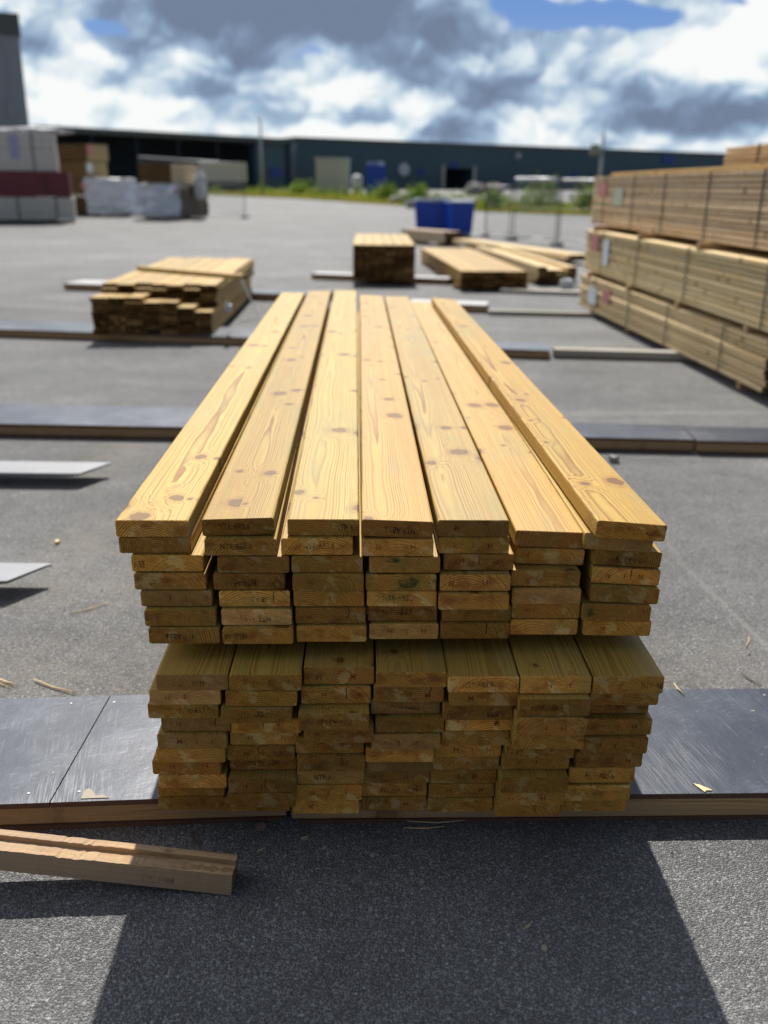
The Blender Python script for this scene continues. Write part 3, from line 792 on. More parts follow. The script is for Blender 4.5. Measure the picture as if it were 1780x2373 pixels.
# ------------------------------------------------------------------ forklift forks on the left
def forks():
    e = empty('forklift_forks', (-4.2, 4.4, 0))
    tag(e, 'pair of worn silver forklift forks hovering just above the asphalt at the left edge', 'forks')
    for (tip, y0, y1, h) in (((235, 1006), 995, 1022, .085), ((99, 1232), 1214, 1257, .095)):
        tpv = at(tip[0], tip[1], h)
        ya = at(0, y0, h).y; yb = at(0, y1, h).y
        wdt = abs(ya - yb) * .93; cy = (ya + yb) / 2
        xt = tpv.x; xh = -4.15
        q = MB(); n = 10; top = []; bot = []
        pts = []
        # outline in plan with a clipped tip
        out = [(xh, -wdt / 2), (xt - .20, -wdt / 2), (xt - .13, -wdt / 2 * .95), (xt - .02, wdt * .36), (xt - .0, wdt / 2 * .88), (xt - .012, wdt / 2), (xh, wdt / 2)]
        th = [.034, .022, .014, .010, .010, .014, .034]
        T_ = [q.bm.verts.new((x, cy + y, h)) for x, y in out]
        B_ = [q.bm.verts.new((x, cy + y, h - t)) for (x, y), t in zip(out, th)]
        i = q.mi(STEEL)
        q.bm.faces.new(T_); q.bm.faces.new(B_[::-1])
        for k in range(len(out)):
            q.bm.faces.new((T_[k], B_[k], B_[(k + 1) % len(out)], T_[(k + 1) % len(out)]))
        # upright shank at the heel
        q.box((xh - .055, cy - wdt / 2, h - .05), (xh - .0005, cy + wdt / 2, h + .75), STEEL)
        f = q.build('fork'); f.parent = e; f.matrix_parent_inverse = Matrix.Translation((4.2, -4.4, 0))
    c = MB()
    for z in (.18, .62):
        c.box((-4.30, 3.2, z), (-4.208, 6.0, z + .12), DKMETAL)
    for y in (3.3, 5.8):
        c.box((-4.40, y, .1), (-4.302, y + .12, 1.6), DKMETAL)
    o = c.build('carriage'); o.parent = e; o.matrix_parent_inverse = Matrix.Translation((4.2, -4.4, 0))
forks()

# ------------------------------------------------------------------ loose piles behind
def pile(front, rz, cols, rows, W, T, L, side, end, z0, labeler, group, name='timber_board', jx=.006, jy=.03, n_of=None, setback=None, tint=(1, 1, 1), seed=1, skip=None, tl=None):
    rg = random.Random(seed)
    mes = [board_mesh(L, W, T, side, end, v, 6) for v in range(2)]
    up = Vector((-math.sin(rz), math.cos(rz), 0)); rt = Vector((math.cos(rz), math.sin(rz), 0))
    for c in range(cols):
        nr = n_of(c) if n_of else rows
        for k in range(nr):
            if skip and skip(c, k): continue
            sb = setback(c, k) if setback else 0
            pos = front + rt * ((c + .5) * (W + .008) + rg.uniform(-jx, jx) * .5) + up * (sb + rg.uniform(0, jy))
            o = link(name, mes[rg.randrange(2)], None, (pos.x, pos.y, z0 + k * (T + (.0035 if T < .05 else .001))), (0, 0, rz + rg.uniform(-.0015, .0015)))
            v = rg.uniform(.85, 1.1)
            o.color = (tint[0] * v, tint[1] * v * rg.uniform(.97, 1.02), tint[2] * v, 1)
            tag(o, labeler(c, k, cols, nr), 'board', group)
def pos_words(c, cols):
    if c == 0: return 'leftmost'
    if c == cols - 1: return 'rightmost'
    if c < cols / 2: return ORD[c] + ' from left'
    return ORD[cols - 1 - c] + ' from right'
def row_words(k, nr):
    if k == 0: return 'bottom row'
    if k == nr - 1: return 'top row'
    return ORD[k] + ' row up'
def mk_label(desc, where):
    def f(c, k, cols, nr): return f'{desc}, {pos_words(c, cols)} {row_words(k, nr)}, {where}'
    return f
# small pile, left middle
pf = at(199, 722, .10); pf2 = at(460, 722, .10)
PW = (pf2 - pf).length / 7 - .008
steps = [8, 8, 8, 7, 7, 6, 5]
def sbk(c, k):
    return .02 * ((c * 5 + k * 3) % 4) if k < steps[c] else .42 + .06 * ((c * 3 + k * 2) % 5)
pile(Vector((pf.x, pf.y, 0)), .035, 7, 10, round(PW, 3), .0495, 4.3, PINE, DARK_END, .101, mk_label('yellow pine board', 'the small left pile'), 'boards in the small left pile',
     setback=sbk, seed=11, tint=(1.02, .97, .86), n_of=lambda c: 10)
topz = .101 + 10 * .053
a_ = at(302, 574, topz + .06); b_ = at(527, 592, topz + .06)
bt = MB().box((0, 0, 0), (1, 1, 1), GREENW)
bt = link('batten', board_mesh(round((b_ - a_).length, 2), .13, .05, PINE, DARK_END, 0, 4), None, (a_.x, a_.y, topz + .003), (0, 0, math.atan2(b_.y - a_.y, b_.x - a_.x) - PI / 2))
tag(bt, 'pale batten laid crosswise over the top of the small left pile', 'batten')
# webbing strap with a hook hanging from the right of that pile
sp = [at(470, 600, topz + .045), at(520, 588, topz + .04)]
e = empty('ratchet_strap', (b_.x, b_.y, 0)); tag(e, 'grey webbing strap with ratchet hanging down the right side of the small left pile', 'strap')
q = MB()
xx = b_.x + .05; yy = b_.y
rxp = pf.x + 7 * (PW + .008) - .035 * (yy - pf.y) + .03
q.box((rxp, yy + .9, .02), (rxp + .004, yy + .98, topz - .02), STRAPM, Matrix.Translation((0, 0, 0)))
for v in q.bm.verts:
    if v.co.z < .1: v.co.x += .28; v.co.y -= .1
web = q.build('webbing'); web.parent = e; web.matrix_parent_inverse = Matrix.Translation((-b_.x, -b_.y, 0))
rq = at(487, 663, .42)
q = MB().box((rq.x, rq.y - .05, .36), (rq.x + .06, rq.y + .12, .44), GALV, bev=.01).tube([(rq.x + .03, rq.y - .04, .47), (rq.x + .03, rq.y + .16, .40)], .02, WHITESIGN)
ro = q.build('ratchet'); ro.parent = e; ro.matrix_parent_inverse = Matrix.Translation((-b_.x, -b_.y, 0))

# tall dark pile in the middle
cf = at(762, 603, .12); cf2 = at(896, 604, .12)
CW = (cf2 - cf).length / 6 - .008
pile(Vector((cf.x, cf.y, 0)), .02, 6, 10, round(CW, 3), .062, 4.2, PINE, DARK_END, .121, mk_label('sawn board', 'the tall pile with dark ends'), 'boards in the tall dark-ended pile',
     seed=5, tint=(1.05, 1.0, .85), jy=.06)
# low pale pile to its right
lf = at(995, 622, .07); lf2 = at(1131, 620, .07)
LW = (lf2 - lf).length / 6 - .008
rz2 = math.atan2(.075, 1.)
pile(Vector((lf.x, lf.y, 0)), rz2, 6, 5, round(LW, 3), .058, 6.6, PINE, DARK_END, .07, mk_label('pale pine board', 'the low wide pile'), 'boards in the low wide pile', seed=6, tint=(.98, .90, .78), jy=.05)
# bearers hold it off the ground
for i, s in enumerate((.5, 3.2, 6.0)):
    o = MB().box((-.05, 0, 0), (1.35, .1, .0695), OLD).build('bearer', None, (lf.x - .075 * s, lf.y + s, 0), (0, 0, rz2))
    tag(o, ['square bearer under the near end of the low wide pile', 'square bearer under the middle of the low wide pile', 'square bearer under the far end of the low wide pile'][i], 'bearer', 'square bearers under the low wide pile')
# smaller pile behind, tied with white film
sf = at(1163, 612, .06); sf2 = at(1248, 613, .06)
SW = (sf2 - sf).length / 4 - .008
pile(Vector((sf.x, sf.y, 0)), math.atan2(.10, 1.), 4, 5, round(SW, 3), .062, 6.4, GREENW, DARK_END, .05, mk_label('greenish pine board', 'the pile next to the strapped bundles'), 'boards in the pile next to the strapped bundles', seed=8, tint=(.95, .95, .85), jy=.25,
     n_of=lambda c: [5, 4, 4, 5][c])
for i, s in enumerate((.6, 5.2)):
    o = MB().box((-.05, 0, 0), (.95, .1, .0495), OLD).build('bearer', None, (sf.x - .10 * s, sf.y + s, 0), (0, 0, .1))
    tag(o, ['square bearer under the near end of the greenish pile', 'square bearer under the far end of the greenish pile'][i], 'bearer', 'square bearers under the greenish pile')
def film(name, c, r, label, mat=WRAPW, seed=2):
    rg = random.Random(seed); bm = bmesh.new()
    bmesh.ops.create_icosphere(bm, subdivisions=3, radius=1.)
    for v in bm.verts:
        k = 1 + rg.uniform(-.16, .16)
        v.co = Vector((v.co.x * r[0] * k, v.co.y * r[1] * k, v.co.z * r[2] * k))
        if v.co.z < -r[2] * .8: v.co.z = -r[2] * .8
    me = bpy.data.meshes.new(name); bm.to_mesh(me); bm.free(); me.materials.append(mat)
    o = link(name, me, None, c); tag(o, label, 'plastic film'); return o
fp = at(1222, 609, .12)
film('plastic_film', Vector((fp.x, fp.y - .12, .09)), (.14, .08, .11), 'crumpled white plastic film at the end of the greenish pile', seed=3)
# long boards lying obliquely further back
oa = at(1012, 533, .0); ob = at(1262, 572, .0)
dvv = (ob - oa); Lo = round(dvv.length, 2); aq = math.atan2(dvv.y, dvv.x) - PI / 2
for i in range(6):
    r_, k_ = i % 3, i // 3
    o = link('timber_board', board_mesh(Lo, .2, .07, GREENW, DARK_END, i % 2, 4), None, (oa.x + r_ * .24 * math.cos(aq), oa.y + r_ * .24 * math.sin(aq), .1 + k_ * .075), (0, 0, aq + .004 * i))
    o.color = (.95, .95, .85, 1)
    tag(o, f'long pale board lying slantwise behind the low piles, {ORD[r_]} across in the {"upper" if k_ else "lower"} layer', 'board', 'long slanting boards')
for i, f_ in enumerate((.15, .85)):
    p = oa + dvv * f_
    o = MB().box((-.45, -.05, 0), (.45, .05, .0995), OLD).build('bearer', None, p, (0, 0, aq + .0)); o.location.x += -.1
    tag(o, ['short bearer under the far end of the slanting boards', 'short bearer under the near end of the slanting boards'][i], 'bearer', 'short bearers under the slanting boards')
# dark brown pile in front of the bins
ka = at(1000, 534, .0)
pile(Vector((ka.x - .55, ka.y, 0)), .62, 4, 4, .17, .09, 2.3, BROWN, DARK_END, .10, mk_label('brown board', 'the pile before the blue bins'), 'boards in the brown pile before the bins', seed=13, tint=(.85, .85, .9), jy=.12)
for i, s in enumerate((.3, 1.9)):
    o = MB().box((-.05, 0, 0), (.8, .1, .0995), OLD).build('bearer', None, (ka.x - .55 - math.sin(.62) * s, ka.y + math.cos(.62) * s, 0), (0, 0, .62))
    tag(o, ['square bearer under the near end of the brown pile', 'square bearer under the far end of the brown pile'][i], 'bearer', 'square bearers under the brown pile')

# ------------------------------------------------------------------ strapped bundles on the right
def bundle(name, near, far, width, h, z0, rows, cols, mat, label, tags, strap_mat, nstraps=4, tint=(1, 1, 1), seed=1, group='strapped timber bundles on the right', top_extra=False, ragged=.012):
    rg = random.Random(seed)
    d = far - near; L = round(d.length, 2); a = math.atan2(d.y, d.x) - PI / 2
    e = empty(name, (near.x, near.y, z0), a); tag(e, label, 'timber bundle', group)
    T = h / rows; W = width / cols
    mes = [board_mesh(L, round(W - .004, 3), round(T - .0075, 4), mat, DARK_END, v, 6) for v in range(2)]
    for c in range(cols):
        for k in range(rows):
            if 0 < c < cols - 1 and 0 < k < rows - 1: continue
            out = -rg.uniform(0, ragged) if c == 0 else 0
            o = link('board', mes[rg.randrange(2)], e, (W * (c + .5) + out, rg.uniform(-.02, .03), k * T), (0, 0, 0))
            v = rg.uniform(.70, 1.18); o.color = (tint[0] * v, tint[1] * v, tint[2] * v, 1)
    # inner boards stand as one solid core
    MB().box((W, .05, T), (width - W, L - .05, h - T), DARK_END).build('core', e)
    for i in range(nstraps):
        y = L * (i + .5) / nstraps + rg.uniform(-.15, .15)
        q = MB(); w_ = .022; t_ = .005; g_ = ragged + .004
        q.box((-g_ - t_, y, -.002), (-g_, y + w_, h + t_), strap_mat)
        q.box((-g_, y, h + .001), (width + .004, y + w_, h + t_), strap_mat)
        q.box((width + .004, y, -.002), (width + .004 + t_, y + w_, h + t_), strap_mat)
        q.build('strap', e)
    for (s, zz, sw, sh, m) in tags:
        MB().box((-ragged - .012, L * s, h * zz), (-ragged - .006, L * s + sw, h * zz + sh), m).build('tag', e)
    return e
n0 = at(1650, 848, .10); f0 = at(1252, 657, .10)
dirb = (f0 - n0).normalized()
bundle('timber_bundle', n0, f0, 1.1, .455, .10, 9, 6, GREENW, 'bottom strapped bundle of greenish boards, right side, pink and white tags', [(.84, .22, .42, .24, WHITE), (.74, .42, .32, .18, PINK)], STRAPG, tint=(1.0, 1.0, .95), seed=2, ragged=.034)
n1_ = n0 + Vector((.0, -.75, 0)); f1 = f0 + Vector((.06, .15, 0))
bundle('timber_bundle', n1_, f1, 1.1, .585, .62, 11, 6, GREENW, 'middle strapped bundle of greenish boards, second up on the right', [(.89, .52, .38, .22, PINK), (.81, .26, .28, .34, WHITE)], STRAPG, tint=(.95, .97, .9), seed=3, ragged=.026)
n2 = n1_ + Vector((.10, -.6, 0)); f2 = f1 + Vector((.16, .55, 0))
bundle('timber_bundle', n2, f2, 1.1, .69, 1.275, 13, 6, BROWN, 'upper strapped bundle of brown boards on the right, third up', [(.90, .58, .42, .2, PINK), (.79, .42, .46, .24, simple('pale_green_tag', (.42, .45, .33), .7))], STRAPK, nstraps=6, tint=(1.05, 1.0, .97), seed=4, ragged=.012)
for i, (z, nn, ff) in enumerate(((.5485, n0, f0), (1.199, n1_, f1))):
    for j, s in enumerate((.08, .36, .64, .94)):
        p = nn + (ff - nn) * s
        o = MB().box((-.02, -.05, 0), (1.15, .05, .070 if i == 0 else .074), OLD).build('spacer_stick', None, (p.x, p.y, z + .0), (0, 0, 0))
        tag(o, f'wooden spacer stick between {["bottom and middle", "middle and brown"][i]} strapped bundles, {ORD[j]} from the near end', 'stick', 'spacer sticks in the strapped bundles')
for j, s in enumerate((.10, .37, .65, .93)):
    p = n0 + (f0 - n0) * s
    o = MB().box((.05, -.05, 0), (1.15, .05, .0985), OLD).build('bearer', None, (p.x, p.y, 0))
    tag(o, f'bearer under the bottom strapped bundle, {ORD[j]} from the near end', 'bearer', 'bearers under the strapped bundles')
# loose brown boards lying stepped on top of the brown bundle
up_ = (f2 - n2).normalized(); ang = math.atan2(up_.y, up_.x) - PI / 2
Lt = (f2 - n2).length
for i, (s0, s1) in enumerate(((.05, .93), (.0, .72), (.0, .55))):
    p = n2 + up_ * (Lt * s0)
    o = link('timber_board', board_mesh(round(Lt * (s1 - s0), 2), .3, .045, BROWN, DARK_END, i % 2, 5), None, (p.x + .25 + .32 * i, p.y, 1.967), (0, 0, ang))
    o.color = (.85, .75, .5, 1)
    tag(o, ['long loose brown board on the brown bundle, longest of three', 'medium loose brown board on the brown bundle', 'short loose brown board on the brown bundle'][i], 'board', 'loose boards on the brown bundle')
f3 = atd(1563, 358, 11.2); z3_ = f3.z; h3_ = atd(1563, 318, 11.2).z - z3_; f3.z = 0
bundle('timber_bundle', Vector((f3.x - (f3.y - 6.4) * -.05, 6.4, 0)), f3, 1.0, h3_, z3_, 4, 5, BROWN, 'thin brown bundle lying on top at the upper right edge', [], STRAPK, nstraps=3, tint=(1.05, .98, .9), seed=7)
for i, s in enumerate((.12, .8)):
    p = Vector((f3.x, 6.4 + (f3.y - 6.4) * s, 0))
    o = MB().box((0, -.05, 0), (1.05, .05, z3_ - 2.0145), OLD).build('spacer_stick', None, (p.x + .02, p.y, 2.013)); 
    tag(o, ['spacer stick under the near end of the topmost thin bundle', 'spacer stick under the far end of the topmost thin bundle'][i], 'stick', 'spacer sticks under the thin bundle')

# ------------------------------------------------------------------ blue bins
def bin_(c, rz, w, dpt, h, label):
    e = empty('wheeled_bin', c, rz); tag(e, label, 'bin', 'blue wheeled bins')
    b = MB(); i = b.mi(BLUEP)
    def ring(z, k): return [b.bm.verts.new((sx * w / 2 * k, sy * dpt / 2 * k, z)) for sx, sy in ((-1, -1), (1, -1), (1, 1), (-1, 1))]
    rs_ = [ring(.14, .84), ring(h * .55, .92), ring(h * .86, .975), ring(h * .86, 1.02), ring(h * .90, 1.02)]
    for a, c_ in zip(rs_, rs_[1:]):
        for q in range(4): b.bm.faces.new((a[q], a[(q + 1) % 4], c_[(q + 1) % 4], c_[q]))
    b.bm.faces.new(rs_[0]); b.bm.faces.new(rs_[-1])
    for s in (-.3, 0, .3): b.box((w * s - .03, -dpt / 2 * .95, .3), (w * s + .03, -dpt / 2 * .86, h * .8), BLUEP)
    b.build('body', e)
    l = MB().box((-w * .53, -dpt * .54, h * .903), (w * .53, dpt * .52, h * .95), BLUEL, bev=.015)
    l.prism([(-w * .5, 0), (w * .5, 0), (w * .42, h * .05), (-w * .42, h * .05)], dpt * .9, BLUEL, Matrix.Translation((0, -dpt * .45, h * .948)))
    l.build('lid', e)
    for sx in (-1, 1):
        for sy in (-1, 1):
            MB().tube([(sx * w * .34 - .025, sy * dpt * .3, .08), (sx * w * .34 + .025, sy * dpt * .3, .08)], .08, RUBBER, 14).box((sx * w * .34 - .035, sy * dpt * .3 - .02, .08), (sx * w * .34 + .035, sy * dpt * .3 + .02, .15), DKMETAL).build('wheel', e)
bp = at(934, 500); bd = 37.
pA = atd(934, 470, bd); pB = atd(996, 470, bd - 1.5)
bh = atd(934, 428, bd).z
bin_(Vector((pA.x, bd + .5, 0)), .0, 1.42, 1.05, bh * 1.0, 'wide blue wheeled bin with pale lid, left of the pair behind the brown pile')
bin_(Vector((pB.x, bd - .6, 0)), PI / 2 + .12, 1.3, .92, bh * .985, 'blue wheeled bin turned sideways, right of the pair')

# ------------------------------------------------------------------ mesh fences
def fence(name, pts, h, label, group=None, foot=True, rail_r=.028, step=.12):
    e = empty(name, (pts[0].x, pts[0].y, 0)); tag(e, label, 'fence', group)
    inv = Matrix.Translation((-pts[0].x, -pts[0].y, 0))
    def par(o): o.parent = e; o.matrix_parent_inverse = inv; return o
    hs = h if isinstance(h, (list, tuple)) else [h] * len(pts)
    for p, hh in zip(pts, hs):
        par(MB().tube([(p.x, p.y, p.z + .1), (p.x, p.y, hh)], .024, DKMETAL, 8).build('post'))
        if foot: par(MB().box((-.22, -.09, 0), (.22, .09, .10), DKMETAL, Matrix.Translation((p.x, p.y, p.z)) @ Matrix.Rotation(.9, 4, 'Z'), .02).build('foot'))
    for (p, hp), (q_, hq) in zip(zip(pts, hs), list(zip(pts, hs))[1:]):
        par(MB().tube([(p.x, p.y, hp - .03), (q_.x, q_.y, hq - .03)], rail_r, GALV, 8).build('rail')); par(MB().tube([(p.x, p.y, p.z + .2), (q_.x, q_.y, q_.z + .2)], .022, GALV, 8).build('rail'))
        d = (q_ - p); n = int(d.length / step); mq = MB()
        for i in range(1, n):
            f = i / n; x, y = p.x + d.x * f, p.y + d.y * f
            mq.tube([(x, y, p.z + .2), (x, y, (hp + (hq - hp) * f) - .04)], .006, GALV, 3, False)
        for z in (.7, 1.2, 1.7):
            mq.tube([(p.x, p.y, p.z + z), (q_.x, q_.y, q_.z + z)], .003, GALV, 3, False)
        par(mq.build('wire_mesh'))
def gp(px, py): return at(px, py)
fence('mesh_fence', [gp(1048, 512), gp(1100, 517)], [1.9, 1.9], 'faint short wire fence panel left of the others beyond the low piles', 'temporary mesh fences')
fa, fb = gp(1108, 520), gp(1199, 531)
fence('mesh_fence', [fa, fb], [atd(1108, 385, fa.y).z, atd(1199, 386, fb.y).z], 'wide mesh fence panel with pale top rail, left of the strapped bundles', 'temporary mesh fences', rail_r=.07)
fa, fb = gp(1206, 532), gp(1330, 540)
fence('mesh_fence', [fa, fb], [atd(1206, 387, fa.y).z, atd(1332, 388, fb.y).z], 'mesh fence panel partly behind the strapped bundles', 'temporary mesh fences', rail_r=.05)
fa = gp(530, 471); fb = Vector((atd(300, 350, fa.y + 5).x, fa.y + 5, gz(fa.y + 5)))
fence('mesh_fence', [fb, fa], [atd(300, 337, fb.y).z, atd(531, 353, fa.y).z], 'tall mesh fence with a foot block, right of the wrapped packs', 'temporary mesh fences', rail_r=.03)
# dark plate lying by the fences
p = at(1110, 512); o = MB().box((-1.2, -.4, 0), (1.2, .4, .05), DKMETAL, bev=.01).build('steel_plate', None, (p.x - .6, p.y, 0), (0, 0, -.2)); tag(o, 'dark flat plate lying by the mesh fence feet', 'plate')

# ------------------------------------------------------------------ packs on the left
def pack(name, corner, rz, wl, wr, h, z0, left_mat, right_mat, top_mat, label, group=None, tags=(), lines=3, cat='timber pack', straps=0, wrinkle=0., rug=0):
    """corner: the vertical edge nearest the camera; the left face runs back-left by wl, the right face back-right by wr."""
    gb = gz(corner.y) if z0 < .3 else 0.
    if z0 < .3: h -= gb
    e = empty(name, (corner.x, corner.y, z0 + gb), rz); tag(e, label, cat, group)
    rg = random.Random(len(label))
    q = MB(); nl = lines + 1
    for i in range(nl):
        g_ = .012 if lines else 0
        za, zb = h * i / nl + (g_ if i else 0), h * (i + 1) / nl
        lo, hi = (-wl + rg.uniform(0, .03), 0 + rg.uniform(0, .02), za), (0 - rg.uniform(0, .02), wr, zb)
        q.box(lo, hi, left_mat)
    for f in q.bm.faces:
        f.normal_update(); c = f.calc_center_median()
        if f.normal.x > .7: f.material_index = q.mi(right_mat)
        elif f.normal.z > .7 and c.z > h * .95: f.material_index = q.mi(top_mat)
    if wrinkle:
        bmesh.ops.subdivide_edges(q.bm, edges=q.bm.edges, cuts=7, use_grid_fill=True)
        for v in q.bm.verts: v.co += Vector((rg.uniform(-1, 1), rg.uniform(-1, 1), rg.uniform(-.3, .5))) * wrinkle
    q.build('body', e)
    for i in range(straps):
        x = -wl * (i + .5) / straps
        MB().box((x, -.02, 0), (x + .05, -.008, h), STRAPK).box((x, -.008, h + .002), (x + .05, wr, h + .015), STRAPK).build('strap', e)
    for (sx, sz, sw, sh, m, face) in tags:
        t_ = MB()
        if face == 'L': t_.box((-wl * sx - sw, -.02, h * sz), (-wl * sx, -.008, h * sz + sh), m)
        else: t_.box((.008, wr * sx, h * sz), (.02, wr * sx + sw, h * sz + sh), m)
        t_.build('tag', e)
    return e
LT = simple('lilac_tag', (.38, .40, .62), .6)
dA = at(80, 480).y
def cx(px, d): return atd(px, 440, d).x
def hz(px, py, d): return atd(px, py, d).z
z1 = hz(80, 427, dA); z2 = hz(80, 371, dA); z3 = hz(80, 286, dA)
pack('timber_pack', Vector((cx(161, dA), dA, 0)), .3, 6.5, 2.2, z1 - .12, .12, CREAM, CREAM, CREAM, 'pale strapped timber pack at the bottom of the big left stack', 'packs in the big left stack', lines=2, straps=4)
pack('timber_pack', Vector((cx(157, dA), dA - .05, 0)), .3, 6.5, 2.2, z2 - z1 - .04, z1 + .04, MAROON, MAROON, MAROON, 'maroon timber pack in the middle of the big left stack', 'packs in the big left stack', lines=2, straps=3)
pack('timber_pack', Vector((cx(133, dA), dA, 0)), .3, 6.0, 2.2, (z3 - z2) * .58 - .02, z2 + .03, CREAM, CREAM, CREAM, 'pale timber pack directly on the maroon pack', 'packs in the big left stack', lines=3, straps=3, tags=[(.26, .55, .35, .5, LT, 'L')])
pack('timber_pack', Vector((cx(131, dA), dA + .1, 0)), .3, 6.0, 2.2, (z3 - z2) * .42 - .02, z2 + (z3 - z2) * .58 + .03, CREAM, CREAM, WRAPW, 'topmost pale timber pack with a white cover, big left stack', 'packs in the big left stack', lines=1, straps=3, tags=[(.26, .2, .35, .4, LT, 'L')])
o = film('plastic_cover', Vector((cx(60, dA), dA + 1.1, z3 + .1)), (1.9, 1.1, .16), 'white plastic cover bulging over the topmost pale pack', seed=9)
for i, (px, off) in enumerate(((140, -1.3), (120, .0), (60, .6))):
    o = MB().box((-3.4, -.08, 0), (0, .08, .115), DKMETAL if i == 0 else OLD).build('bearer', None, (cx(px, dA + off), dA + off, gz(dA)), (0, 0, .3))
    tag(o, ['dark bar lying on the asphalt before the big left stack', 'bearer under the front of the big left stack', 'bearer under the back of the big left stack'][i], 'bearer')
# brown stack behind
dB = at(200, 466).y
cb = Vector((cx(192, dB), dB, 0)); zt = hz(192, 308, dB); gB = gz(dB); th_ = (zt - .15 - gB) / 4
for i in range(4):
    pack('timber_pack', cb + Vector((.1 * (i % 2), .05 * i, 0)), -.45, 2.4, 1.6, (th_ - .06) + (gB if i == 0 else 0), .15 + i * th_ + (gB if i else 0), DARK_END, simple('tan_timber_side', (.36, .27, .13), .7, 0, .2, 3) if i == 0 else bpy.data.materials['tan_timber_side'], BROWN,
         ['lowest brown timber pack of the stack between pale and wrapped packs', 'second brown timber pack up, between pale and wrapped packs', 'third brown timber pack up, with a pink tag at its corner', 'topmost brown timber pack of the stack beside the pale packs'][i],
         'brown packs left of the wrapped packs', lines=2, tags=[(.03, .35, .4, .45, PINK if i % 2 else WHITE, 'R')])
o = MB().box((-2.6, -.1, 0), (3., .1, .148), DKMETAL).build('bearer', None, cb + Vector((-.3, .5, gz(dB))), (0, 0, -.45)); tag(o, 'dark bearer under the brown packs on the left', 'bearer')
# wrapped packs
dC = at(240, 468).y
pack('wrapped_pack', Vector((cx(283, dC), dC, 0)), .06, 2.3, 2., hz(240, 386, dC) - .1, .1, WRAPG, WRAPG, WRAPW, 'grey plastic-wrapped pack, left of the two wrapped ones', 'grey wrapped packs', lines=0, wrinkle=.085, tags=[(.94, .72, .3, .3, PINK, 'L')])
dD = at(385, 476).y
cD = Vector((cx(388, dD), dD, 0)); hD = hz(388, 398, dD)
pack('wrapped_pack', cD, -.35, 2.55, 2.7, hD - .1, .1, WRAPG, simple('grey_brown_board_ends', (.16, .13, .095), .8, 0, .3, 6), WRAPW, 'wrapped pack with torn film showing brown board ends, below a brown pack', 'grey wrapped packs', lines=0, wrinkle=.08, tags=[(.02, .72, .3, .3, PINK, 'L')])
cE = cD + Vector((-.35, .15, 0))
pack('timber_pack', cE, -.35, 1.9, 2.4, hz(388, 353, dD) - hD - .02, hD + .03, DARK_END, BROWN, GREYW, 'small brown pack lying on the torn wrapped pack', None, lines=2)
film('plastic_film', Vector((cx(424, dD), dD + 1.25, hD - .1)), (.32, .3, .75), 'torn white plastic film hanging at the right of the wrapped packs', seed=4)
for i, (c0, l_) in enumerate(((Vector((cx(283, dC), dC, 0)), 'bearer under the left grey wrapped pack'), (cD, 'bearer under the torn wrapped pack'))):
    o = MB().box((-2.2, .2, 0), (0, .4, .098), OLD).build('bearer', None, c0 + Vector((0, 0, gz(c0.y))), (0, 0, .06 if i == 0 else -.35)); tag(o, l_, 'bearer')
# pale pack seen beyond the left fence
dF = 112.
cF = Vector((cx(530, dF), dF, 0)); zF = hz(480, 392, dF)
hF = zF - .05
pack('timber_pack', cF, .02, cx(530, dF) - cx(432, dF), 2.4, zF - .05, .05, DKMETAL, DKMETAL, DKMETAL, 'dark lower pack standing beyond the tall left fence', None, lines=2)
pack('timber_pack', cF + Vector((0, .05, 0)), .02, cx(530, dF) - cx(432, dF), 2.4, hz(480, 350, dF) - zF - .02, zF + .02, CREAM, CREAM, WRAPW, 'pale beige pack on a dark one beyond the tall left fence', None, lines=1)

# ------------------------------------------------------------------ verge: grass and weeds
edge = [(300, 412), (440, 421), (640, 429), (890, 446), (1050, 458), (1270, 466), (1500, 474)]
ep = [at(*p) for p in edge]
g = MB()
for i in range(len(ep) - 1):
    a, b_ = ep[i], ep[i + 1]
    g.poly([(a.x, a.y, gz(a.y) + .06), (b_.x, b_.y, gz(b_.y) + .06), (b_.x * 1.35, b_.y * 1.35 + 8, gz(b_.y * 1.35 + 8) + .06), (a.x * 1.35, a.y * 1.35 + 8, gz(a.y * 1.35 + 8) + .06)], GRASS)
tag(g.build('verge'), kind='structure')
rg = random.Random(21)
def blades(q, x, y, n, spread, h0, h1, wd, mat):
    i = q.mi(mat)
    for _ in range(n):
        a = rg.uniform(0, 2 * PI); r_ = spread * math.sqrt(rg.random()); bx, by = x + r_ * math.cos(a), y + r_ * math.sin(a)
        h = rg.uniform(h0, h1); th = rg.uniform(0, PI); lx, ly = rg.uniform(-.3, .3) * h, rg.uniform(-.3, .3) * h
        wx, wy = wd * math.cos(th), wd * math.sin(th)
        z_ = gz(by); vs = [q.bm.verts.new(c) for c in ((bx - wx, by - wy, z_), (bx + wx, by + wy, z_), (bx + lx, by + ly, z_ + h))]
        q.bm.faces.new(vs).material_index = i
g = MB()
for i in range(len(ep) - 1):
    a, b_ = ep[i], ep[i + 1]
    n = int((b_ - a).length * 4) + 40
    for k in range(n):
        f = rg.random(); p = a.lerp(b_, f); s = 1 + rg.random() ** 1.5 * .33
        blades(g, p.x * s, p.y * s, 14, .9, .15, .55, .05, GRASS)
tag(g.build('grass'), 'yellowish green grass growing along the far edge of the asphalt', 'grass', None, 'stuff')
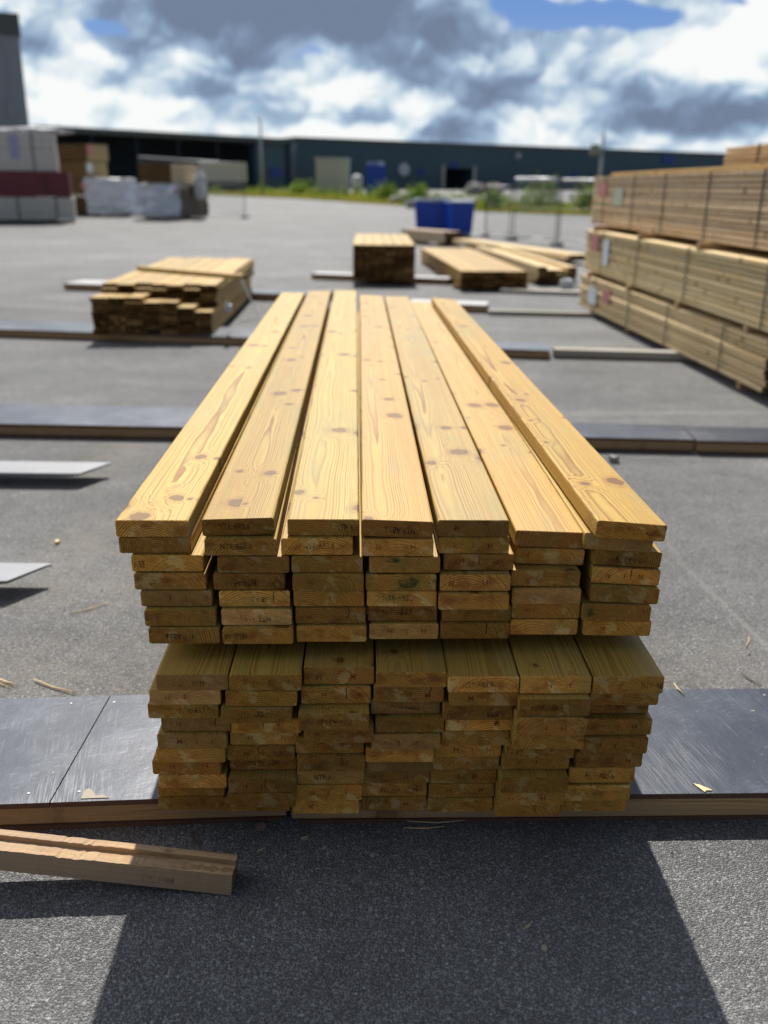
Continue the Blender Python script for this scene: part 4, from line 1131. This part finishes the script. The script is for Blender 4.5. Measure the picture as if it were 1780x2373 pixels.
def leaves(q, c, r, n, size, mat):
    i = q.mi(mat)
    for _ in range(n):
        while True:
            p = Vector((rg.uniform(-1, 1), rg.uniform(-1, 1), rg.uniform(0, 1)))
            if p.x ** 2 + p.y ** 2 + p.z ** 2 < 1: break
        if rg.random() < .35 and p.length > .5: p *= rg.uniform(1., 1.25)
        o_ = Vector((c.x + p.x * r[0], c.y + p.y * r[1], c.z + p.z * r[2]))
        u = Vector((rg.uniform(-1, 1), rg.uniform(-1, 1), rg.uniform(-.6, 1))).normalized(); v_ = u.orthogonal().normalized()
        s = size * rg.uniform(.6, 1.3)
        q.bm.faces.new([q.bm.verts.new(o_ + k) for k in (-u * s, v_ * s * .45, u * s, -v_ * s * .45)]).material_index = i
g = MB()
for i in range(len(ep) - 1):
    a, b_ = ep[i], ep[i + 1]
    n = int((b_ - a).length / .8) + 6
    for k in range(n):
        p = a.lerp(b_, rg.random()); s = 1.05 + rg.random() * .28
        rr_ = rg.uniform(.5, 1.1)
        leaves(g, Vector((p.x * s, p.y * s, gz(p.y * s))), (rr_ * 1.3, rr_, rg.uniform(.5, 1.3)), 45, .16, LEAF)
tag(g.build('weeds'), 'low leafy weeds tangled behind the grass strip', 'weeds', None, 'stuff')
bl = [(653, 425, 1.9, 'round bush by the lamp post'), (830, 440, 1.9, 'bush in front of the blue cabin'), (890, 447, 1.9, 'bush to the right of the blue cabin'),
      (1060, 458, 1.9, 'dark bush behind the blue bins'), (1162, 462, 2.5, 'tall bush behind the mesh fence'), (1258, 464, 2.2, 'tall yellowish bush behind the right fence panel')]
for (px, py, h, lb) in bl:
    p = at(px, py) * 1.06; p.z = gz(p.y)
    e = empty('bush', p); tag(e, lb + ' on the verge', 'bush', 'bushes on the verge')
    for k in range(5):
        pass
    st = MB()
    for k in range(7):
        a = k * .9; st.tube([(0, 0, 0), (math.cos(a) * .3, math.sin(a) * .3, h * .4), (math.cos(a) * .7, math.sin(a) * .7, h * .8)], [.04, .025, .01], BARK, 5)
    st.build('stems', e)
    q = MB()
    for k in range(6):
        leaves(q, Vector((rg.uniform(-.9, .9), rg.uniform(-.7, .7), 0)), (rg.uniform(.6, 1.1), .8, h * rg.uniform(.6, 1.)), 120, .16, LEAF)
    q.build('foliage', e)
for (px, py, sx, lb) in ((858, 441, .7, 'pale rock on the grass edge, left of two'), (905, 450, 1., 'pale rock on the grass edge, right of two')):
    p = at(px, py); o = film('rock', Vector((p.x, p.y - .1, p.z + .28)), (sx, .5, .38), lb, CONCRETE, int(px)); o['category'] = 'rock'; o['group'] = 'rocks on the verge'

# ------------------------------------------------------------------ buildings
def quadwall(q, a, b_, z0, z1, th, mat):
    d = (b_ - a).normalized(); n = Vector((-d.y, d.x, 0))
    for P_ in ((a, b_),):
        v = [Vector((p.x, p.y, z)) for z in (z0, z1) for p in (a, b_, b_ + n * th, a + n * th)]
        vs = [q.bm.verts.new(c) for c in v]; i = q.mi(mat)
        for f in ((0, 1, 2, 3), (7, 6, 5, 4), (0, 4, 5, 1), (1, 5, 6, 2), (2, 6, 7, 3), (3, 7, 4, 0)):
            q.bm.faces.new([vs[k] for k in f]).material_index = i
WA = atd(640, 298, 152.); WB = atd(1700, 334, 205.); WH = WA.z
WBv = Vector((WB.x, WB.y, 0)); WAv = Vector((WA.x, WA.y, 0))
wd = (WBv - WAv).normalized(); wn_ = Vector((-wd.y, wd.x, 0)); WL = (WBv - WAv).length
e = empty('warehouse', WAv, math.atan2(wd.y, wd.x)); tag(e, 'long dark blue warehouse with a dark loading door opening across the back', 'warehouse')
# along-wall coordinate of a sight line
def along(px, py=380):
    d_ = ray(px, py); A2 = Vector((d_.x, d_.y)); 
    det = A2.x * (-wd.y) - A2.y * (-wd.x)
    k = (WAv.x * (-wd.y) - WAv.y * (-wd.x)) / det
    pt = A2 * k
    s = (Vector((pt.x, pt.y, 0)) - WAv).dot(wd)
    return s, CAM_H + d_.z * k
d0, dz0 = along(960, 363); d1, _ = along(1022, 363)
q = MB()
q.box((0, 0, 0), (d0, 40, WH), CLAD); q.box((d1, 0, 0), (WL + 40, 40, WH), CLAD); q.box((d0, 0, dz0), (d1, 40, WH), CLAD)
x = .6
rib = MB()
while x < WL + 39:
    if not (d0 - .4 < x < d1 + .4): q.box((x, -.06, .4), (x + .25, -.002, WH - .5), CLAD)
    x += 1.2
q.build('wall', e)
MB().box((-.3, -.25, WH - .45), (WL + 40.3, 40.2, WH + .15), ROOF).build('roof_edge', e)
for xa in (d0 - .5, d1 - .02): MB().box((xa, -.2, 0), (xa + .52, -.065, dz0 + .4), CABIN).build('door_frame', e)
q = MB().box((d0, 6, 0), (d1, 6.2, dz0), SHADEDK).box((d0 + .0, .02, 0), (d0 + .2, 6, dz0), SHADEDK); q.build('door_recess', e)  # dark faces paint the shade inside the open doorway
s_, z_ = along(1443, 344)
MB().box((s_ - 1.6, -.2, z_ - .8), (s_ + 1.6, -.07, z_ + .8), BLUESIGN).build('sign', e)
s_, z_ = along(872, 366)
q = MB().tube([(s_, -.2, z_), (s_, -.07, z_)], 1.0, WHITESIGN, 24); q.build('round_sign', e)
for px, py in ((980, 357), (908, 372), (1165, 382), (1240, 380), (1322, 383)):
    s_, z_ = along(px, py); MB().box((s_ - .7, -.18, z_ - .5), (s_ + .7, -.07, z_ + .5), BLUESIGN).build('sign', e)
s_, z_ = along(1118, 336); MB().tube([(s_, -.3, z_), (s_, -.07, z_)], .55, GALV, 16).build('wall_fan', e)
# open-sided shed to the left
SA = atd(84, 272, 122.); SB = atd(640, 300, 150.); SH = (SA.z + SB.z) / 2
SAv, SBv = Vector((SA.x, SA.y, 0)), Vector((SB.x, SB.y, 0)); sd = (SBv - SAv).normalized(); SL = (SBv - SAv).length
e = empty('open_shed', SAv, math.atan2(sd.y, sd.x)); tag(e, 'long open shed in deep shade with grey roof edge, left of the warehouse', 'shed')
MB().box((0, -.4, SH - .7), (SL - .5, 14, SH), ROOF).build('roof', e)
MB().box((0, 10, 0), (SL - .5, 10.3, SH - .71), SHADEDK).box((0, .0, 0), (.3, 9.99, SH - .71), SHADEDK).build('back_wall', e)
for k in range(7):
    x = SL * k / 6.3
    MB().box((x + .35, .1, 0), (x + .7, .45, SH - .705), SHADEDK).build('column', e)
MB().box((SL * .80, .5, 0), (SL - .6, .9, SH - .705), CLAD).build('side_panel', e)
MB().box((SL * .88, .3, 3.0), (SL * .88 + 2.2, .49, 4.4), BLUESIGN).build('sign', e)
# tall grey building at the left edge
ga = atd(63, 272, 84.); gt = atd(40, 30, 84.)
e = empty('grey_building', (ga.x, 84., 0), .40); tag(e, 'tall grey clad building cut off by the left edge, above the pale packs', 'building')
q = MB().box((-26, 0, 0), (0, 26, gt.z - 1.6), GREYCLAD)
for k in range(20): q.box((-26 + k * 1.3, -.05, .3), (-25.85 + k * 1.3, -.002, gt.z - 1.8), GREYCLAD)
q.build('wall', e)
MB().box((-26.1, -.25, gt.z - 1.59), (.15, 26.1, gt.z), ROOF).build('roof_edge', e)
MB().box((-1.6, -.12, ga.z + .5), (-.9, -.055, ga.z + 2.), GREYCLAD).build('wall_panel', e)
# cabin, blue cabin
dK = 115.
k0, k1 = cx(683, dK), cx(752, dK); kh = hz(700, 341, dK)
kh -= gz(dK); e = empty('site_cabin', (k0, dK, gz(dK))); tag(e, 'pale beige site cabin standing before the warehouse', 'cabin')
q = MB().box((0, 0, .2), (k1 - k0, 5.5, kh - .15), CABIN)
for i in range(9): q.box((.15 + i * .43, -.03, .3), (.25 + i * .43, -.002, kh - .3), CABIN)
q.build('wall', e); MB().box((-.15, -.15, kh - .149), (k1 - k0 + .15, 5.65, kh), WHITESIGN).build('roof', e)
MB().box((k1 - k0 + .002, 1., .25), (k1 - k0 + .05, 2.2, 2.4), CABIN).build('door', e)
MB().box((.2, .2, 0), (k1 - k0 - .2, 5.2, .199), CONCRETE).build('base', e)
k0, k1 = cx(790, dK), cx(832, dK); kh = hz(800, 358, dK)
kh -= gz(dK + 2); e = empty('blue_container', (k0, dK + 2, gz(dK + 2))); tag(e, 'blue container with pale tanks on top, right of the beige cabin', 'container')
q = MB().box((0, 0, .1), (k1 - k0, 2.4, kh), BLUEP)
for i in range(7): q.box((.1 + i * .3, -.04, .2), (.22 + i * .3, -.002, kh - .1), BLUEP)
q.build('body', e)
for i in range(3): MB().tube([(.4 + i * .72, 1.2, kh + .001), (.4 + i * .72, 1.2, kh + .5)], .3, BLUEL if i != 2 else WHITESIGN, 14).build('tank', e)
MB().box((.1, .1, 0), (k1 - k0 - .1, 2.3, .099), DKMETAL).build('skid', e)
p = Vector((cx(771, 112), 112, gz(112))); e = empty('storage_tank', p); tag(e, 'small white tank beside the beige cabin', 'tank')
MB().tube([(0, 0, .5), (0, 0, .6), (0, 0, 1.9), (0, 0, 2.1), (0, 0, 2.2)], [.5, .62, .62, .5, .15], WHITESIGN, 16).build('shell', e)
MB().box((-.5, -.5, 0), (.5, .5, .495), DKMETAL).build('stand', e)
for i, (px, col, lb) in enumerate(((1040, CONCRETE, 'grey heap left of the loading door, before the warehouse'), (1078, STONE_R, 'reddish heap in front of the loading door'))):
    p = Vector((cx(px - 15, 115), 115, gz(115) + .7)); o = film('rubble_heap', p, (1.2, 1.0, .8), lb, col, 40 + i); o['category'] = 'heap'; o['group'] = 'heaps before the warehouse'
# poles
def pole(name, px, ytop, d_, r_, label, head, mat=GALV):
    p = Vector((cx(px, d_), d_, gz(d_))); h = hz(px, ytop, d_) - gz(d_)
    e = empty(name, p); tag(e, label, name.replace('_', ' '))
    MB().tube([(0, 0, 0), (0, 0, h * .5), (0, 0, h)], [r_ * 1.25, r_ * 1.1, r_ * .8], mat, 10).build('pole', e)
    MB().box((-.3, -.3, 0), (.3, .3, .12), CONCRETE, bev=.03).build('base', e)
    if head == 'lamp':
        MB().tube([(0, 0, h - .02), (0, -.8, h + .12)], .05, mat).build('arm', e)
        MB().box((-.15, -1.4, h + .06), (.15, -.75, h + .18), ROOF, bev=.03).build('lamp_head', e)
    else:
        MB().box((-1.0, -.25, 3.9), (-.25, .1, 4.7), CONCRETE, bev=.08).build('siren', e)
        MB().tube([(0, 0, h - .01), (0, 0, h + 1.2)], .03, mat).build('spike', e)
pole('lamp_post', 568, 262, 104., .12, 'grey lamp post in front of the open shed', 'lamp')
pole('mast', 1291, 288, 78., .13, 'thin mast with a grey box, behind the right fence', 'mast')
p = at(1330, 462); e = empty('marker_post', (p.x, p.y - 2, gz(p.y - 2))); tag(e, 'yellow marker post on the verge left of the brown bundle', 'post')
MB().tube([(0, 0, 0), (0, 0, 1.5), (0, 0, 1.9)], [.12, .12, .05], YELLOW, 10).build('post', e); MB().box((-.25, -.25, 0), (.25, .25, .08), CONCRETE).build('base', e)

# ------------------------------------------------------------------ small litter near the stack
def sliver(px0, py0, px1, py1, r_, label, mat=FRESH, z=.003, cat='splinter', lift=0., grp='wood splinters on the asphalt'):
    a, b_ = at(px0, py0, z), at(px1, py1, z)
    mid = a.lerp(b_, .5) + Vector((0, 0, lift + r_ * .6)) + (b_ - a).cross(Vector((0, 0, 1))) * .04
    c0 = Vector(((a.x + b_.x) / 2, (a.y + b_.y) / 2, z))
    q = MB().tube([a - c0 + Vector((0, 0, r_)), mid - c0, b_ - c0 + Vector((0, 0, r_ + lift))], [r_ * .4, r_ * .6, r_ * .3], mat, 5)
    o = q.build('splinter', None, c0); tag(o, label, cat, grp)
sliver(72, 1469, 165, 1499, .006, 'curved pale splinter behind the left plywood sheet')
sliver(-8, 1466, 38, 1482, .007, 'thick splinter at the left edge behind the plywood')
sliver(-10, 1472, 28, 1487, .004, 'thin splinter beside the thick one at the left edge')
sliver(150, 1328, 234, 1303, .005, 'thin pale twig on the asphalt between fork and stack')
sliver(880, 1776, 1005, 1774, .004, 'long pale splinter in the shade before the bearer, upper of two')
sliver(872, 1790, 960, 1787, .004, 'long pale splinter in the shade before the bearer, lower of two')
sliver(1600, 1455, 1645, 1484, .004, 'dark twig lying behind the right plywood', BARK)
sliver(1610, 1400, 1618, 1376, .004, 'short pale splinter far right on the asphalt')
sliver(417, 1798, 422, 1826, .005, 'rusty brown stick before the left bearer', BARK)
sliver(650, 1812, 668, 1806, .003, 'short splinter beside the pale flake')
sliver(555, 1842, 572, 1830, .003, 'tiny pale splinter in the middle of the shade')
sliver(1130, 2010, 1150, 1992, .004, 'pale splinter in the big shadow toward the right')
sliver(1455, 1478, 1478, 1503, .005, 'pale peeled strip at the back of the right plywood', z=.1, grp='chips on the plywood')
def chip(px, py, s, h, label, mat, z=.0, cat='chip', seed=1, grp='loose chips and stones'):
    rg_ = random.Random(seed); p = at(px, py, z)
    q = MB(); n = 7
    pts = [(math.cos(k * 2 * PI / n) * s[0] * rg_.uniform(.7, 1.1), math.sin(k * 2 * PI / n) * s[1] * rg_.uniform(.7, 1.1)) for k in range(n)]
    A = [q.bm.verts.new((x, y, .0005)) for x, y in pts]; B = [q.bm.verts.new((x * .9, y * .9, h * rg_.uniform(.6, 1.1))) for x, y in pts]
    q.mi(mat); q.bm.faces.new(A[::-1]); q.bm.faces.new(B)
    for k in range(n): q.bm.faces.new((A[k], A[(k + 1) % n], B[(k + 1) % n], B[k]))
    o = q.build(cat.replace(' ', '_'), None, p, (0, 0, rg_.uniform(0, 3))); tag(o, label, cat, grp)
chip(563, 1791, (.017, .011), .018, 'reddish stone in the shade before the bearer seam', STONE_R, cat='stone', seed=2)
chip(658, 1811, (.016, .010), .004, 'pale flake on the asphalt right of the reddish stone', FLAKE, seed=3)
chip(805, 1847, (.009, .009), .006, 'small square grey chip in the shade before the stack', STONE_G, seed=4)
chip(700, 1832, (.010, .006), .006, 'small grey stone between pale flake and square chip', STONE_G, cat='stone', seed=5)
chip(124, 1174, (.022, .016), .018, 'small yellow wood block left of the upper pack', FRESH, cat='wood block', seed=6)
chip(1325, 998, (.05, .04), .05, 'pale stone in front of the dark bearer, right of the stack', STONE_G, cat='stone', seed=7)
chip(912, 1905, (.008, .006), .006, 'small pale stone in the middle of the big shadow', STONE_G, cat='stone', seed=8)
chip(1175, 2110 - 60, (.010, .007), .008, 'pale stone in the lower part of the big shadow', FLAKE, cat='stone', seed=9)
chip(800, 1966, (.008, .006), .006, 'grey pebble in the big shadow below the square chip', STONE_G, cat='stone', seed=10)
chip(1105, 1850, (.006, .006), .006, 'tiny grey pebble in the shadow toward the right', STONE_G, cat='stone', seed=11)
# torn bare wood patch on the right plywood
pp = at(1519, 1701, .10)
q = MB(); q.poly([(-.022, .022, 0), (-.006, .012, 0), (.014, -.012, 0), (.018, -.02, 0), (.002, -.016, 0), (-.008, -.022, 0)], FRESH)
r_ = bmesh.ops.extrude_face_region(q.bm, geom=list(q.bm.faces))
for v in [v for v in r_['geom'] if isinstance(v, bmesh.types.BMVert)]: v.co.z += .003
o = q.build('chip', None, (pp.x, pp.y, .0995), (0, 0, .2)); tag(o, 'pale triangular wood chip on the right plywood sheet', 'chip', 'chips on the plywood')
pp = at(200, 1718, .10)
q = MB(); q.poly([(-.03, -.02, 0), (.05, -.018, 0), (.03, -.004, 0), (.01, -.008, 0), (-.002, .012, 0), (-.018, .026, 0), (-.028, .02, 0)], FLAKE)
r_ = bmesh.ops.extrude_face_region(q.bm, geom=list(q.bm.faces))
for v in [v for v in r_['geom'] if isinstance(v, bmesh.types.BMVert)]: v.co.z += .002
o = q.build('chip', None, (pp.x, pp.y + .005, .0995), (0, 0, .05)); tag(o, 'peeled pale corner flake at the seam of the left plywood', 'chip', 'chips on the plywood')
# loose grit
g = MB(); rg = random.Random(99)
for _ in range(1500):
    x = rg.uniform(-1.6, 1.6); y = rg.uniform(1.3, 4.5)
    if -.7 < x < .75 and y > 2.1: continue
    s = rg.uniform(.0015, .005) * (1 if rg.random() < .93 else 1.7)
    i = g.mi(STONE_G if rg.random() < .75 else FLAKE)
    r_ = [g.bm.verts.new((x + s * math.cos(k * 2.09 + x * 50), y + s * math.sin(k * 2.09 + x * 50), .0)) for k in range(3)]
    tp = g.bm.verts.new((x + rg.uniform(-.3, .3) * s, y + rg.uniform(-.3, .3) * s, s * rg.uniform(.6, 1.2)))
    for k in range(3): g.bm.faces.new((r_[k], r_[(k + 1) % 3], tp)).material_index = i
tag(g.build('grit'), 'loose grit scattered on the asphalt around the stack', 'grit', None, 'stuff')
